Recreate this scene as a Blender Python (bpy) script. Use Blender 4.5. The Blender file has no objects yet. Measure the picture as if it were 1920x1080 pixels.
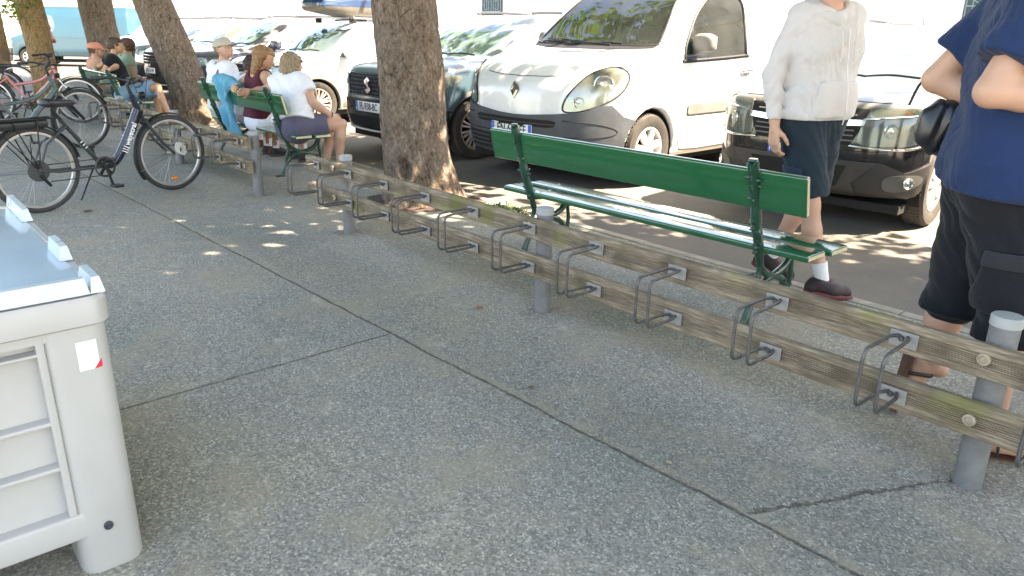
import bpy, bmesh, math, random
import numpy as np
from mathutils import Vector, Matrix, noise
from mathutils.bvhtree import BVHTree
from mathutils.geometry import delaunay_2d_cdt
R = math.radians
random.seed(7); np.random.seed(7)
scene = bpy.context.scene
COL = scene.collection

# ---------------------------------------------------------------- camera, sky, sun, exposure
cam_data = bpy.data.cameras.new("camera"); cam = bpy.data.objects.new("camera", cam_data); COL.objects.link(cam)
cam_data.sensor_width = 36; cam_data.lens = 36 * 1400 / 1920; cam_data.clip_start = 0.05; cam_data.clip_end = 2000
def cam_matrix(pitch=18.9, roll=1.1, az=48.8, h=1.5):
    p, r, a = R(pitch), R(roll), R(az)
    f = Vector((0, math.cos(p), -math.sin(p))); rt = Vector((1, 0, 0)); up = rt.cross(f)
    Rv = rt * math.cos(r) + up * math.sin(r); U = -rt * math.sin(r) + up * math.cos(r)
    M = Matrix.Rotation(a, 3, 'Z'); f, Rv, U = M @ f, M @ Rv, M @ U
    m = Matrix((Rv, U, -f)).transposed().to_4x4(); m.translation = (0, 0, h)
    return m
cam.matrix_world = cam_matrix(); scene.camera = cam
SUN = Vector((0.66, 0.50, 1.12)).normalized()
world = bpy.data.worlds.new("World"); scene.world = world; world.use_nodes = True
wn = world.node_tree; bg = wn.nodes["Background"]
sky = wn.nodes.new("ShaderNodeTexSky"); sky.sky_type = 'NISHITA'; sky.sun_disc = False
sky.sun_elevation = math.asin(SUN.z); sky.sun_rotation = math.atan2(SUN.x, SUN.y)
sky.air_density = 1.0; sky.dust_density = 1.5
wn.links.new(sky.outputs[0], bg.inputs[0]); bg.inputs[1].default_value = 0.15
sd = bpy.data.lights.new("sun", 'SUN'); sd.energy = 5.0; sd.angle = R(0.53); sd.color = (1, .95, .87)
so = bpy.data.objects.new("sun", sd); COL.objects.link(so); so.rotation_euler = SUN.to_track_quat('Z', 'Y').to_euler()
scene.view_settings.view_transform = 'Standard'; scene.view_settings.look = 'None'
scene.view_settings.exposure = 2.72
scene.view_settings.use_white_balance = True; scene.view_settings.white_balance_temperature = 8200; scene.view_settings.white_balance_tint = 14; scene.view_settings.gamma = 1
scene.render.engine = 'CYCLES'
scene.cycles.max_bounces = 8; scene.cycles.transparent_max_bounces = 16

# ---------------------------------------------------------------- materials
def srgb(h):
    c = [int(h[i:i+2], 16) / 255 for i in (0, 2, 4)]
    return tuple(x / 12.92 if x <= .04045 else ((x + .055) / 1.055) ** 2.4 for x in c)
class NT:
    def __init__(s, name):
        s.m = bpy.data.materials.new(name); s.m.use_nodes = True; s.t = s.m.node_tree; s.N = s.t.nodes
        s.b = s.N["Principled BSDF"]; s._co = None
    def n(s, ty, **k):
        x = s.N.new(ty)
        for a, v in k.items(): setattr(x, a, v)
        return x
    def l(s, a, b): s.t.links.new(a, b)
    def co(s):
        if not s._co: s._co = s.n("ShaderNodeTexCoord").outputs["Object"]
        return s._co
    def mapc(s, sc=(1, 1, 1), rot=(0, 0, 0)):
        m = s.n("ShaderNodeMapping"); m.inputs["Scale"].default_value = sc; m.inputs["Rotation"].default_value = rot
        s.l(s.co(), m.inputs[0]); return m.outputs[0]
    def noise(s, scale, detail=4, rough=.55, co=None, dist=0):
        x = s.n("ShaderNodeTexNoise"); x.inputs["Scale"].default_value = scale; x.inputs["Detail"].default_value = detail
        x.inputs["Roughness"].default_value = rough; x.inputs["Distortion"].default_value = dist
        s.l(co or s.co(), x.inputs["Vector"]); return x.outputs["Fac"]
    def vor(s, scale, feature='F1', out="Distance", co=None):
        x = s.n("ShaderNodeTexVoronoi", feature=feature); x.inputs["Scale"].default_value = scale
        s.l(co or s.co(), x.inputs["Vector"]); return x.outputs[out]
    def ramp(s, fac, stops):
        r = s.n("ShaderNodeValToRGB"); e = r.color_ramp.elements
        while len(e) < len(stops): e.new(.5)
        for i, (p, c) in enumerate(stops):
            e[i].position = p
            if not hasattr(c, '__len__'): c = (c, c, c)
            e[i].color = (*c[:3], 1)
        s.l(fac, r.inputs[0]); return r.outputs[0]
    def mix(s, fac, a, b, mode='MIX'):
        x = s.n("ShaderNodeMix", data_type='RGBA', blend_type=mode)
        for sock, v in ((x.inputs[0], fac), (x.inputs[6], a), (x.inputs[7], b)):
            if hasattr(v, 'is_output'): s.l(v, sock)
            elif hasattr(v, '__len__'): sock.default_value = (*v[:3], 1)
            else: sock.default_value = v
        return x.outputs[2]
    def math(s, op, a, b=0, c=0):
        x = s.n("ShaderNodeMath", operation=op)
        for i, v in enumerate((a, b, c)):
            if hasattr(v, 'is_output'): s.l(v, x.inputs[i])
            else: x.inputs[i].default_value = v
        return x.outputs[0]
    def sep(s):
        x = s.n("ShaderNodeSeparateXYZ"); s.l(s.co(), x.inputs[0]); return x.outputs
    def bump(s, h, dist=.002, strength=1):
        b = s.n("ShaderNodeBump"); b.inputs["Distance"].default_value = dist; b.inputs["Strength"].default_value = strength
        s.l(h, b.inputs["Height"]); s.l(b.outputs[0], s.b.inputs["Normal"])
    def set(s, **k):
        names = dict(color="Base Color", rough="Roughness", metal="Metallic", spec="Specular IOR Level", coat="Coat Weight",
                     trans="Transmission Weight", sss="Subsurface Weight", sheen="Sheen Weight", ior="IOR", alpha="Alpha", coatr="Coat Roughness")
        for a, v in k.items():
            i = s.b.inputs[names[a]]
            if hasattr(v, 'is_output'): s.l(v, i)
            elif hasattr(v, '__len__'): i.default_value = (*v[:3], 1)
            else: i.default_value = v
        return s.m
def vary(c, k): return tuple(min(1, x * k) for x in c)
MC = {}
def mat(name, c, rough=.5, metal=0, nscale=12, var=.12, bump=0, bscale=60, coat=0, spec=.5, stretch=(1, 1, 1)):
    """a plain material with procedural tone variation and, if asked, fine bump"""
    if name in MC: return MC[name]
    t = NT(name)
    f = t.noise(nscale, 5, .6, co=t.mapc(stretch))
    col = t.ramp(f, [(.25, vary(c, 1 - var)), (.5, c), (.75, vary(c, 1 + var))])
    rr = t.ramp(t.noise(nscale * 2.3, 3), [(.3, max(0, rough - .06)), (.7, min(1, rough + .06))])
    t.set(color=col, rough=rr, metal=metal, coat=coat, spec=spec)
    if bump: t.bump(t.noise(bscale, 4), bump)
    MC[name] = t.m; return t.m
def wood(name, a, b, ribs=False):
    t = NT(name); co = t.mapc((3, 40, 40))
    f = t.noise(3, 8, .65, co=co); g = t.noise(6, 5)
    col = t.ramp(f, [(.3, vary(b, .55)), (.48, b), (.7, a)])
    dark = t.ramp(g, [(.45, 0.0), (.72, 1.0)])
    col = t.mix(dark, col, vary(b, .55))
    moss = t.ramp(t.noise(3.2, 3), [(.56, 0.0), (.68, .55)])
    col = t.mix(moss, col, (.20, .20, .06))
    t.set(color=col, rough=.85, spec=.2); t.bump(f, .003); return t.m

# ---------------------------------------------------------------- objects
def tag(o, label=None, cat=None, group=None, kind=None):
    for k, v in (("label", label), ("category", cat), ("group", group), ("kind", kind)):
        if v: o[k] = v
    return o
def empty(name, loc=(0, 0, 0), rz=0, label=None, cat=None, group=None):
    o = bpy.data.objects.new(name, None); COL.objects.link(o); o.location = loc; o.rotation_euler = (0, 0, rz)
    o.empty_display_size = .1
    return tag(o, label, cat, group)
def link_mesh(name, me, parent=None):
    o = bpy.data.objects.new(name, me); COL.objects.link(o); o.parent = parent; return o
def children(o): return [c for c in bpy.data.objects if c.parent == o]
def copy_tree(o, parent=None):
    c = o.copy(); COL.objects.link(c); c.parent = parent
    for ch in children(o):
        copy_tree(ch, c)
    return c
class MB:
    """collects shapes and links them as one mesh object"""
    def __init__(s): s.v = []; s.f = []; s.mi = []; s.cur = 0
    def add(s, vs, fs):
        b = len(s.v); s.v += [tuple(v) for v in vs]; s.f += [tuple(b + i for i in f) for f in fs]; s.mi += [s.cur] * len(fs); return s
    def box(s, lo, hi, M=None):
        x0, y0, z0 = lo; x1, y1, z1 = hi
        vs = [Vector(p) for p in ((x0,y0,z0),(x1,y0,z0),(x1,y1,z0),(x0,y1,z0),(x0,y0,z1),(x1,y0,z1),(x1,y1,z1),(x0,y1,z1))]
        if M: vs = [M @ v for v in vs]
        return s.add(vs, [(0,3,2,1),(4,5,6,7),(0,1,5,4),(1,2,6,5),(2,3,7,6),(3,0,4,7)])
    def bbox(s, lo, hi, r=.01, M=None, axis=0, seg=3):
        """box with the four edges along one axis rounded and end caps slightly inset"""
        lo, hi = list(lo), list(hi); a = axis; b, c = [i for i in range(3) if i != a]
        pts = []
        for cx, cy, a0 in ((hi[b]-r, hi[c]-r, 0), (lo[b]+r, hi[c]-r, 90), (lo[b]+r, lo[c]+r, 180), (hi[b]-r, lo[c]+r, 270)):
            for k in range(seg + 1):
                t = R(a0 + 90 * k / seg); pts.append((cx + r * math.cos(t), cy + r * math.sin(t)))
        n = len(pts); e = r * .5; rings = []
        mb, mc = (lo[b]+hi[b])/2, (lo[c]+hi[c])/2
        for pos, sh in ((lo[a], e), (lo[a]+e, 0), (hi[a]-e, 0), (hi[a], e)):
            ring = []
            for (p, q) in pts:
                if sh:
                    p = p - math.copysign(sh, p - mb); q = q - math.copysign(sh, q - mc)
                v = [0, 0, 0]; v[a] = pos; v[b] = p; v[c] = q; v = Vector(v)
                ring.append(M @ v if M else v)
            rings.append(ring)
        vs = [v for r_ in rings for v in r_]
        fs = [(i*n+j, i*n+(j+1)%n, (i+1)*n+(j+1)%n, (i+1)*n+j) for i in range(3) for j in range(n)]
        fs += [tuple(range(n))[::-1], tuple(3*n + i for i in range(n))]
        if a == 1: fs = [f[::-1] for f in fs]
        return s.add(vs, fs)
    def tube(s, path, rad, seg=10, closed=False, cap=True, squash=None):
        path = [Vector(p) for p in path]; n = len(path)
        if not hasattr(rad, '__len__'): rad = [rad] * n
        T = []
        for i in range(n):
            a = path[(i-1) % n] if closed or i > 0 else path[i]; b = path[(i+1) % n] if closed or i < n-1 else path[i]
            T.append((b - a).normalized())
        up = Vector((0, 0, 1)) if abs(T[0].z) < .9 else Vector((1, 0, 0))
        N = (up - T[0] * up.dot(T[0])).normalized(); vs = []
        for i in range(n):
            N = (N - T[i] * N.dot(T[i])).normalized(); B = T[i].cross(N)
            for k in range(seg):
                t = 2 * math.pi * k / seg; q = squash or 1
                vs.append(path[i] + (N * math.cos(t) + B * math.sin(t) * q) * rad[i])
        m = n if closed else n - 1
        fs = [(i*seg+k, i*seg+(k+1)%seg, ((i+1)%n)*seg+(k+1)%seg, ((i+1)%n)*seg+k) for i in range(m) for k in range(seg)]
        if cap and not closed: fs += [tuple(range(seg))[::-1], tuple((n-1)*seg + k for k in range(seg))]
        return s.add(vs, fs)
    def cyl(s, a, b, r0, r1=None, seg=20): return s.tube([a, b], [r0, r0 if r1 is None else r1], seg)
    def lathe(s, prof, o=(0,0,0), axis='Z', seg=24, cap=True):
        """prof: (radius, height) list turned about an axis through o"""
        o = Vector(o); vs = []
        for r, h in prof:
            for k in range(seg):
                t = 2*math.pi*k/seg; a, b = r*math.cos(t), r*math.sin(t)
                vs.append(o + Vector({'Z': (a, b, h), 'X': (h, a, b), 'Y': (b, h, a)}[axis]))
        n = len(prof)
        fs = [(i*seg+k, i*seg+(k+1)%seg, (i+1)*seg+(k+1)%seg, (i+1)*seg+k) for i in range(n-1) for k in range(seg)]
        if cap and prof[0][0] > 1e-5: fs.append(tuple(range(seg))[::-1])
        if cap and prof[-1][0] > 1e-5: fs.append(tuple((n-1)*seg+k for k in range(seg)))
        return s.add(vs, fs)
    def prism(s, pts, axis, a, b):
        """polygon pts in the plane across 'axis', extruded from a to b"""
        def P(p, h):
            return {'X': (h, p[0], p[1]), 'Y': (p[0], h, p[1]), 'Z': (p[0], p[1], h)}[axis]
        n = len(pts); vs = [P(p, a) for p in pts] + [P(p, b) for p in pts]
        fs = [(i, (i+1)%n, n+(i+1)%n, n+i) for i in range(n)] + [tuple(range(n))[::-1], tuple(range(n, 2*n))]
        return s.add(vs, fs)
    def build(s, name, mats, parent=None, smooth=None, fix=True):
        me = bpy.data.meshes.new(name); me.from_pydata([tuple(v) for v in s.v], [], s.f); me.update()
        mats = mats if isinstance(mats, (list, tuple)) else [mats]
        for m in mats: me.materials.append(m)
        if len(mats) > 1: me.polygons.foreach_set("material_index", s.mi)
        if fix:
            bm = bmesh.new(); bm.from_mesh(me); bmesh.ops.recalc_face_normals(bm, faces=bm.faces); bm.to_mesh(me); bm.free()
        if smooth:
            me.polygons.foreach_set("use_smooth", [True] * len(me.polygons))
            if smooth < 179: me.set_sharp_from_angle(angle=R(smooth))
        return link_mesh(name, me, parent)

def catmull(pts, n=6, closed=False):
    P = [Vector(p) for p in pts]; out = []; m = len(P)
    for i in range(m if closed else m - 1):
        p0 = P[(i-1) % m] if closed or i > 0 else P[0]; p1 = P[i]; p2 = P[(i+1) % m]
        p3 = P[(i+2) % m] if closed or i < m-2 else P[-1]
        for k in range(n):
            t = k / n
            out.append(.5*((2*p1) + (p2-p0)*t + (2*p0-5*p1+4*p2-p3)*t*t + (3*p1-p0-3*p2+p3)*t**3))
    if not closed: out.append(P[-1])
    return out

# ---------------------------------------------------------------- implicit surfaces (surface nets)
def sdf_mesh(fn, lo, hi, step, smooth_iter=0):
    """continuous surface where fn(x, y, z) changes sign; returns verts, quads"""
    ax = [np.arange(l, h + step, step, dtype=np.float32) for l, h in zip(lo, hi)]
    X, Y, Z = np.meshgrid(*ax, indexing='ij', sparse=True)
    V = fn(X, Y, Z)
    V = np.broadcast_to(V, tuple(len(a) for a in ax)).astype(np.float32)
    V = np.where(np.abs(V) < 1e-6, 1e-6, V)
    S = V < 0
    nx, ny, nz = V.shape; cs = (nx-1, ny-1, nz-1)
    acc = np.zeros(cs + (3,), np.float32); cnt = np.zeros(cs, np.float32)
    offs = [(0,0,0),(1,0,0),(0,1,0),(1,1,0),(0,0,1),(1,0,1),(0,1,1),(1,1,1)]
    def sl(A, o): return A[o[0]:o[0]+cs[0], o[1]:o[1]+cs[1], o[2]:o[2]+cs[2]]
    for i in range(8):
        for a in range(3):
            if offs[i][a] == 0:
                o2 = list(offs[i]); o2[a] = 1
                v0, v1 = sl(V, offs[i]), sl(V, o2); m = (v0 < 0) != (v1 < 0)
                t = np.where(m, v0 / np.where(m, v0 - v1, 1), 0)
                for b in range(3):
                    acc[..., b] += np.where(m, (t if b == a else offs[i][b]), 0)
                cnt += m
    act = cnt > 0; idx = -np.ones(cs, np.int64); idx[act] = np.arange(act.sum())
    ijk = np.argwhere(act); vs = (ijk + acc[act] / cnt[act][:, None]) * step + np.array(lo)
    faces = []
    for a in range(3):
        b, c = (a+1) % 3, (a+2) % 3
        s0 = [slice(1, n-1) for n in V.shape]; s1 = list(s0)
        s0[a] = slice(0, V.shape[a]-1); s1[a] = slice(1, V.shape[a])
        A, B = S[tuple(s0)], S[tuple(s1)]
        e = np.argwhere(A != B); 
        if not len(e): continue
        flip = A[tuple(e.T)]
        base = e.copy(); base[:, b] += 1; base[:, c] += 1
        def cell(db, dc):
            q = base.copy(); q[:, b] -= db; q[:, c] -= dc; return idx[q[:, 0], q[:, 1], q[:, 2]]
        q = np.stack([cell(1, 1), cell(0, 1), cell(0, 0), cell(1, 0)], 1)
        q[~flip] = q[~flip][:, ::-1]
        faces.append(q)
    F = np.concatenate(faces); F = F[(F >= 0).all(1)]
    for _ in range(smooth_iter):
        s = np.zeros_like(vs); c = np.zeros(len(vs))
        for k in range(4):
            a, b2 = F[:, k], F[:, (k+1) % 4]
            np.add.at(s, a, vs[b2]); np.add.at(c, a, 1); np.add.at(s, b2, vs[a]); np.add.at(c, b2, 1)
        vs = vs * .5 + .5 * s / np.maximum(c, 1)[:, None]
    return vs, F
def np_mesh(name, parts, mats, parent=None, smooth=True, midx=None):
    """link (verts, quads[, material index]) chunks as one mesh object"""
    V = []; Fs = []; mi = []; b = 0
    for ch in parts:
        V.append(ch[0]); Fs.append(ch[1] + b); b += len(ch[0]); mi.append(np.full(len(ch[1]), ch[2] if len(ch) > 2 else 0))
    V = np.concatenate(V); Fq = np.concatenate(Fs); mi = np.concatenate(mi)
    me = bpy.data.meshes.new(name)
    me.vertices.add(len(V)); me.vertices.foreach_set("co", V.astype(np.float32).ravel())
    me.loops.add(len(Fq)*4); me.loops.foreach_set("vertex_index", Fq.astype(np.int32).ravel())
    me.polygons.add(len(Fq)); me.polygons.foreach_set("loop_start", np.arange(0, len(Fq)*4, 4, dtype=np.int32))
    me.update(calc_edges=True); me.validate()
    mats = mats if isinstance(mats, (list, tuple)) else [mats]
    for m in mats: me.materials.append(m)
    if len(mats) > 1: me.polygons.foreach_set("material_index", mi.astype(np.int32)[:len(me.polygons)])
    if smooth: me.polygons.foreach_set("use_smooth", [True]*len(me.polygons))
    return link_mesh(name, me, parent)
def smin(a, b, k):
    h = np.clip(.5 + .5*(b-a)/k, 0, 1); return b + (a-b)*h - k*h*(1-h)
def smax(a, b, k): return -smin(-a, -b, k)
def cone_sdf(X, Y, Z, a, b, ra, rb):
    """distance to a limb that tapers from radius ra at a to rb at b"""
    d = [b[i]-a[i] for i in range(3)]; L2 = sum(q*q for q in d) + 1e-9
    t = np.clip(((X-a[0])*d[0] + (Y-a[1])*d[1] + (Z-a[2])*d[2]) / L2, 0, 1)
    return np.sqrt((X-a[0]-t*d[0])**2 + (Y-a[1]-t*d[1])**2 + (Z-a[2]-t*d[2])**2) - (ra + (rb-ra)*t)
def poly_sdf(U, W, pts):
    """signed distance to a closed 2D polygon"""
    d = np.full(np.broadcast(U, W).shape, 1e9, np.float32); s = np.ones_like(d); n = len(pts)
    for i in range(n):
        (ax, ay), (bx, by) = pts[i], pts[(i+1) % n]
        ex, ey = bx-ax, by-ay; wx, wy = U-ax, W-ay
        t = np.clip((wx*ex + wy*ey)/(ex*ex+ey*ey+1e-12), 0, 1)
        d = np.minimum(d, (wx-ex*t)**2 + (wy-ey*t)**2)
        c1 = W >= ay; c2 = W < by; c3 = ex*wy > ey*wx
        s = np.where((c1 & c2 & c3) | (~c1 & ~c2 & ~c3), -s, s)
    return np.sqrt(d) * s

# ================================================================ the ground
def paving_material():
    t = NT("exposed_aggregate_paving")
    chips = t.n("ShaderNodeTexVoronoi"); chips.inputs["Scale"].default_value = 130; t.l(t.co(), chips.inputs["Vector"])
    sep = t.n("ShaderNodeSeparateColor"); t.l(chips.outputs["Color"], sep.inputs[0])
    chip = t.ramp(sep.outputs[0], [(0, (.085, .086, .08)), (.3, (.17, .173, .163)), (.65, (.25, .253, .238)), (.88, (.34, .34, .31)), (1, (.55, .54, .48))])
    fine = t.noise(260, 4, .7)
    chip = t.mix(.36, chip, t.ramp(fine, [(.3, (.115, .118, .11)), (.7, (.36, .365, .345))]), 'MIX')
    big = t.noise(.7, 6, .6)
    tone = t.ramp(big, [(.3, (.80, .83, .83)), (.5, (1, 1, 1)), (.72, (1.16, 1.09, .97))])
    col = t.mix(1.0, chip, tone, 'MULTIPLY')
    stain = t.ramp(t.noise(2.3, 7, .7), [(.48, 0.0), (.70, .75)])
    col = t.mix(stain, col, (.30, .265, .205))
    pale = t.ramp(t.noise(5.1, 7, .75), [(.57, 0.0), (.72, .6)])
    col = t.mix(pale, col, (.46, .43, .36))
    col = t.mix(1.0, col, (1.12, 1.085, 1.0), 'MULTIPLY')
    # joints between the cast bays and a crack, as lines with a wandering course
    xyz = t.sep(); wob = t.math('MULTIPLY_ADD', t.noise(3.0, 6, .7), .06, -.03)
    wob2 = t.math('MULTIPLY_ADD', t.noise(40, 3), .014, -.007)
    wob = t.math('ADD', wob, wob2)
    def line(coord, base, slope, other, w, lo=None, hi=None, wmul=.45):
        d = t.math('SUBTRACT', t.math('SUBTRACT', coord, base), t.math('MULTIPLY', other, slope))
        d = t.math('ABSOLUTE', t.math('MULTIPLY_ADD', wob, wmul, d))
        m = t.ramp(d, [(0, 1.0), (w, 1.0), (w * 1.9, 0.0)])
        if lo is not None: m = t.math('MULTIPLY', m, t.math('GREATER_THAN', other, lo))
        if hi is not None: m = t.math('MULTIPLY', m, t.math('LESS_THAN', other, hi))
        return m
    X, Y = xyz[0], xyz[1]
    j1 = line(Y, 2.01, .032, X, .005, wmul=.9)                     # long joint beside the rack
    j1p = line(Y, 2.03, .032, X, .018, wmul=1.2)
    j2 = line(X, -3.11, -.012, Y, .005, hi=1.9)
    j3 = line(X, -9.2, -.012, Y, .005, hi=1.7)
    j4 = line(X, 1.6, 0, Y, .005)
    cr = line(X, -2.0, .47, Y, .007, lo=1.99, hi=2.75, wmul=2.6)
    joints = t.math('MAXIMUM', t.math('MAXIMUM', j1, j2), t.math('MAXIMUM', t.math('MAXIMUM', j3, j4), cr))
    joints = t.math('MULTIPLY', joints, t.ramp(t.noise(22, 4, .7), [(.3, .35), (.55, 1.0)]))
    col = t.mix(t.math('MULTIPLY', j1p, t.ramp(t.noise(9, 5, .7), [(.4, 0.0), (.62, .75)])), col, (.33, .29, .21))
    col = t.mix(t.math('MULTIPLY', joints, .72), col, (.06, .052, .042))
    rough = t.ramp(fine, [(.3, .78), (.7, .92)])
    t.set(color=col, rough=rough, spec=.25)
    h = t.math('ADD', t.math('MULTIPLY', chips.outputs["Distance"], -.6), t.math('MULTIPLY', fine, .6))
    h = t.math('SUBTRACT', h, t.math('MULTIPLY', joints, 3.0))
    t.bump(h, .0035, .8)
    return t.m
def asphalt_material():
    t = NT("worn_parking_asphalt")
    c = t.ramp(t.noise(190, 5, .75), [(.3, (.10, .098, .09)), (.6, (.20, .195, .18)), (.75, (.33, .31, .27))])
    big = t.ramp(t.noise(.9, 6, .65), [(.35, (.8, .8, .82)), (.65, (1.2, 1.12, .98))])
    c = t.mix(1.0, c, big, 'MULTIPLY')
    c = t.mix(t.ramp(t.noise(3, 6, .7), [(.55, 0.0), (.75, .5)]), c, (.24, .2, .15))
    t.set(color=c, rough=.88, spec=.25); t.bump(t.noise(120, 4), .004); return t.m
def sheet(name, x0, x1, y0, y1, z, m):
    o = MB().add([(x0,y0,z),(x1,y0,z),(x1,y1,z),(x0,y1,z)], [(0,1,2,3)]).build(name, m, fix=False)
    return tag(o, kind='structure')
sheet('ground', -900, 900, -900, 900, -.012, mat('pale_distant_ground', (.42, .39, .33), .9, nscale=.5))
sheet('pavement', -60, 14, -8, 4.33, 0, paving_material())
sheet('parking_area', -60, 14, 4.42, 19, -.006, asphalt_material())
kerb = MB(); x = -59.0
random.seed(3)
while x < 13.5:
    L = random.uniform(.8, 1.05)
    kerb.bbox((x, 4.335, -.05), (x + L - .012, 4.415, .004 + random.uniform(0, .006)), .004, axis=0); x += L
tag(kerb.build('kerb', mat('pale_kerb_stone', (.3, .28, .23), .9, nscale=9, var=.3, bump=.003), smooth=30), kind='structure')

# ================================================================ trees
def bark_material(name, base, light, dark):
    t = NT(name)
    co = t.mapc((1, 1, .42))
    v = t.vor(26, 'F1', co=co); n = t.noise(16, 8, .75, co=co); v2 = t.vor(75, 'F1', co=co)
    big = t.noise(4.5, 5, .6, co=co)
    n2 = t.noise(38, 6, .7, co=t.mapc((1, 1, .75))); mm = t.math('ADD', t.math('MULTIPLY', n, .5), t.math('MULTIPLY', n2, .5))
    col = t.ramp(mm, [(.36, dark), (.46, base), (.54, vary(base, 1.4)), (.64, light)])
    patch = t.ramp(big, [(.4, 0.0), (.6, .55)])
    col = t.mix(patch, col, light, 'SOFT_LIGHT')
    flakes = t.ramp(v2, [(.0, 1.0), (.14, 0.0)])
    col = t.mix(t.math('MULTIPLY', flakes, t.ramp(t.noise(11, 3), [(.5, 0.0), (.6, .9)])), col, vary(light, 1.5))
    cr = t.ramp(t.vor(17, 'DISTANCE_TO_EDGE', co=t.mapc((1, 1, .28))), [(0, .75), (.055, 0.0)])
    col = t.mix(t.math('MULTIPLY', cr, t.ramp(t.noise(3), [(.4, 0.0), (.6, 1.0)])), col, vary(dark, .5))
    t.set(color=col, rough=.92, spec=.15)
    h = t.math('ADD', t.math('MULTIPLY', mm, 1.6), t.math('MULTIPLY', v, -.6)); t.bump(h, .045, 1)
    return t.m
BARK = bark_material('brown_flaky_bark', (.19, .15, .118), (.42, .37, .31), (.055, .04, .03))
BARK2 = bark_material('yellowish_bark', (.27, .19, .1), (.42, .33, .2), (.1, .065, .03))
def trunk_mesh(path, radii, seed, knots=(), flare=.0):
    """tapered bark surface with ridges, buttress flare and knot holes"""
    pts = catmull(path, 12); n = len(pts); seg = 72; vs = []
    zs = [p[2] for p in path]
    for i, p in enumerate(pts):
        r0 = float(np.interp(p.z, zs, radii))
        for k in range(seg):
            a = 2*math.pi*k/seg; c, s = math.cos(a), math.sin(a)
            d = noise.noise(Vector((c*1.3, s*1.3, p.z*1.1 + seed)))*.09 + noise.noise(Vector((c*4, s*4, p.z*3 + seed)))*.045 \
                + noise.noise(Vector((c*11, s*11, p.z*9+seed)))*.03 + noise.noise(Vector((c*26, s*26, p.z*24+seed)))*.018
            fl = flare*math.exp(-max(p.z, 0)/.16)*(1 + .6*math.sin(a*5+seed))
            r = r0*(1+d+fl)
            for (ka, kz, kr, kd) in knots:
                da = (a-ka+math.pi) % (2*math.pi) - math.pi
                q = math.hypot(da*r0, (p.z-kz)*.55)/kr
                if q < 2.2: r += (-kd*math.exp(-(q*1.5)**2) + kd*.35*math.exp(-((q-1.25)*2.6)**2))
            vs.append((p.x+r*c, p.y+r*s, p.z))
    fs = [(i*seg+k, i*seg+(k+1)%seg, (i+1)*seg+(k+1)%seg, (i+1)*seg+k) for i in range(n-1) for k in range(seg)]
    return vs, fs
def leaf_material():
    t = NT("plane_tree_leaf")
    oi = t.n("ShaderNodeNewGeometry").outputs["Random Per Island"]
    col = t.ramp(oi, [(0, (.05, .10, .018)), (.5, (.09, .155, .03)), (1, (.16, .22, .05))])
    t.set(color=col, rough=.5)
    tr = t.n("ShaderNodeBsdfTranslucent"); t.l(t.mix(1.0, col, (1.6, 1.9, .8), 'MULTIPLY'), tr.inputs[0])
    ms = t.n("ShaderNodeMixShader"); ms.inputs[0].default_value = .38
    t.l(t.b.outputs[0], ms.inputs[1]); t.l(tr.outputs[0], ms.inputs[2]); t.l(ms.outputs[0], t.N["Material Output"].inputs[0])
    return t.m
LEAF = leaf_material()
def crown_mesh(n, rx, ry, rz, cz, seed):
    rng = np.random.default_rng(seed); clumps = []
    while len(clumps) < 190:
        p = rng.uniform(-1, 1, 3); r = np.linalg.norm(p)
        if .25 < r < 1: clumps.append(p * np.array((rx, ry, rz)) * .92)
    clumps = np.array(clumps); ci = rng.integers(0, len(clumps), n)
    c = clumps[ci] + rng.normal(0, 1, (n, 3)) * np.array((.62, .62, .40)); c[:, 2] += cz
    s = rng.uniform(.07, .13, n)
    a = rng.normal(0, 1, (n, 3)); a[:, 2] *= .35; a /= np.linalg.norm(a, axis=1)[:, None]
    u = np.cross(a, rng.normal(0, 1, (n, 3))); u /= np.linalg.norm(u, axis=1)[:, None]
    w = np.cross(a, u)
    # palmate outline: six points round a midrib, tips bent down
    prof = [(-1, 0, 0), (-.35, -.95, -.25), (.25, -.55, -.1), (1.15, 0, -.15), (.25, .55, -.1), (-.35, .95, -.25)]
    V = np.stack([c + s[:, None]*(a*p[0] + u*p[1] + w*p[2]) for p in prof], 1).reshape(-1, 3)
    i = np.arange(n)*6
    F = np.concatenate([np.stack([i, i+1, i+2, i+3], 1), np.stack([i, i+3, i+4, i+5], 1)])
    return V, F
def limbs(base, seed, rx=3.4):
    rnd = random.Random(seed); b = MB()
    for k in range(7):
        a = k*2*math.pi/7 + rnd.uniform(-.3, .3); L = rx*rnd.uniform(.55, .85); h = rnd.uniform(1.6, 3.2)
        p = [base, base + Vector((math.cos(a)*L*.25, math.sin(a)*L*.25, h*.5)), base + Vector((math.cos(a)*L*.65, math.sin(a)*L*.65, h*.85)),
             base + Vector((math.cos(a)*L, math.sin(a)*L, h*1.1))]
        b.tube(catmull(p, 5), list(np.linspace(.15, .035, 16)), 8)
        for j in range(3):
            q = p[2] + Vector((rnd.uniform(-1, 1), rnd.uniform(-1, 1), rnd.uniform(.2, 1)))
            b.tube([p[1+j//2], p[2].lerp(q, .5), q], [.06, .04, .02], 6)
    return b
crown_src = [None, None]
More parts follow.
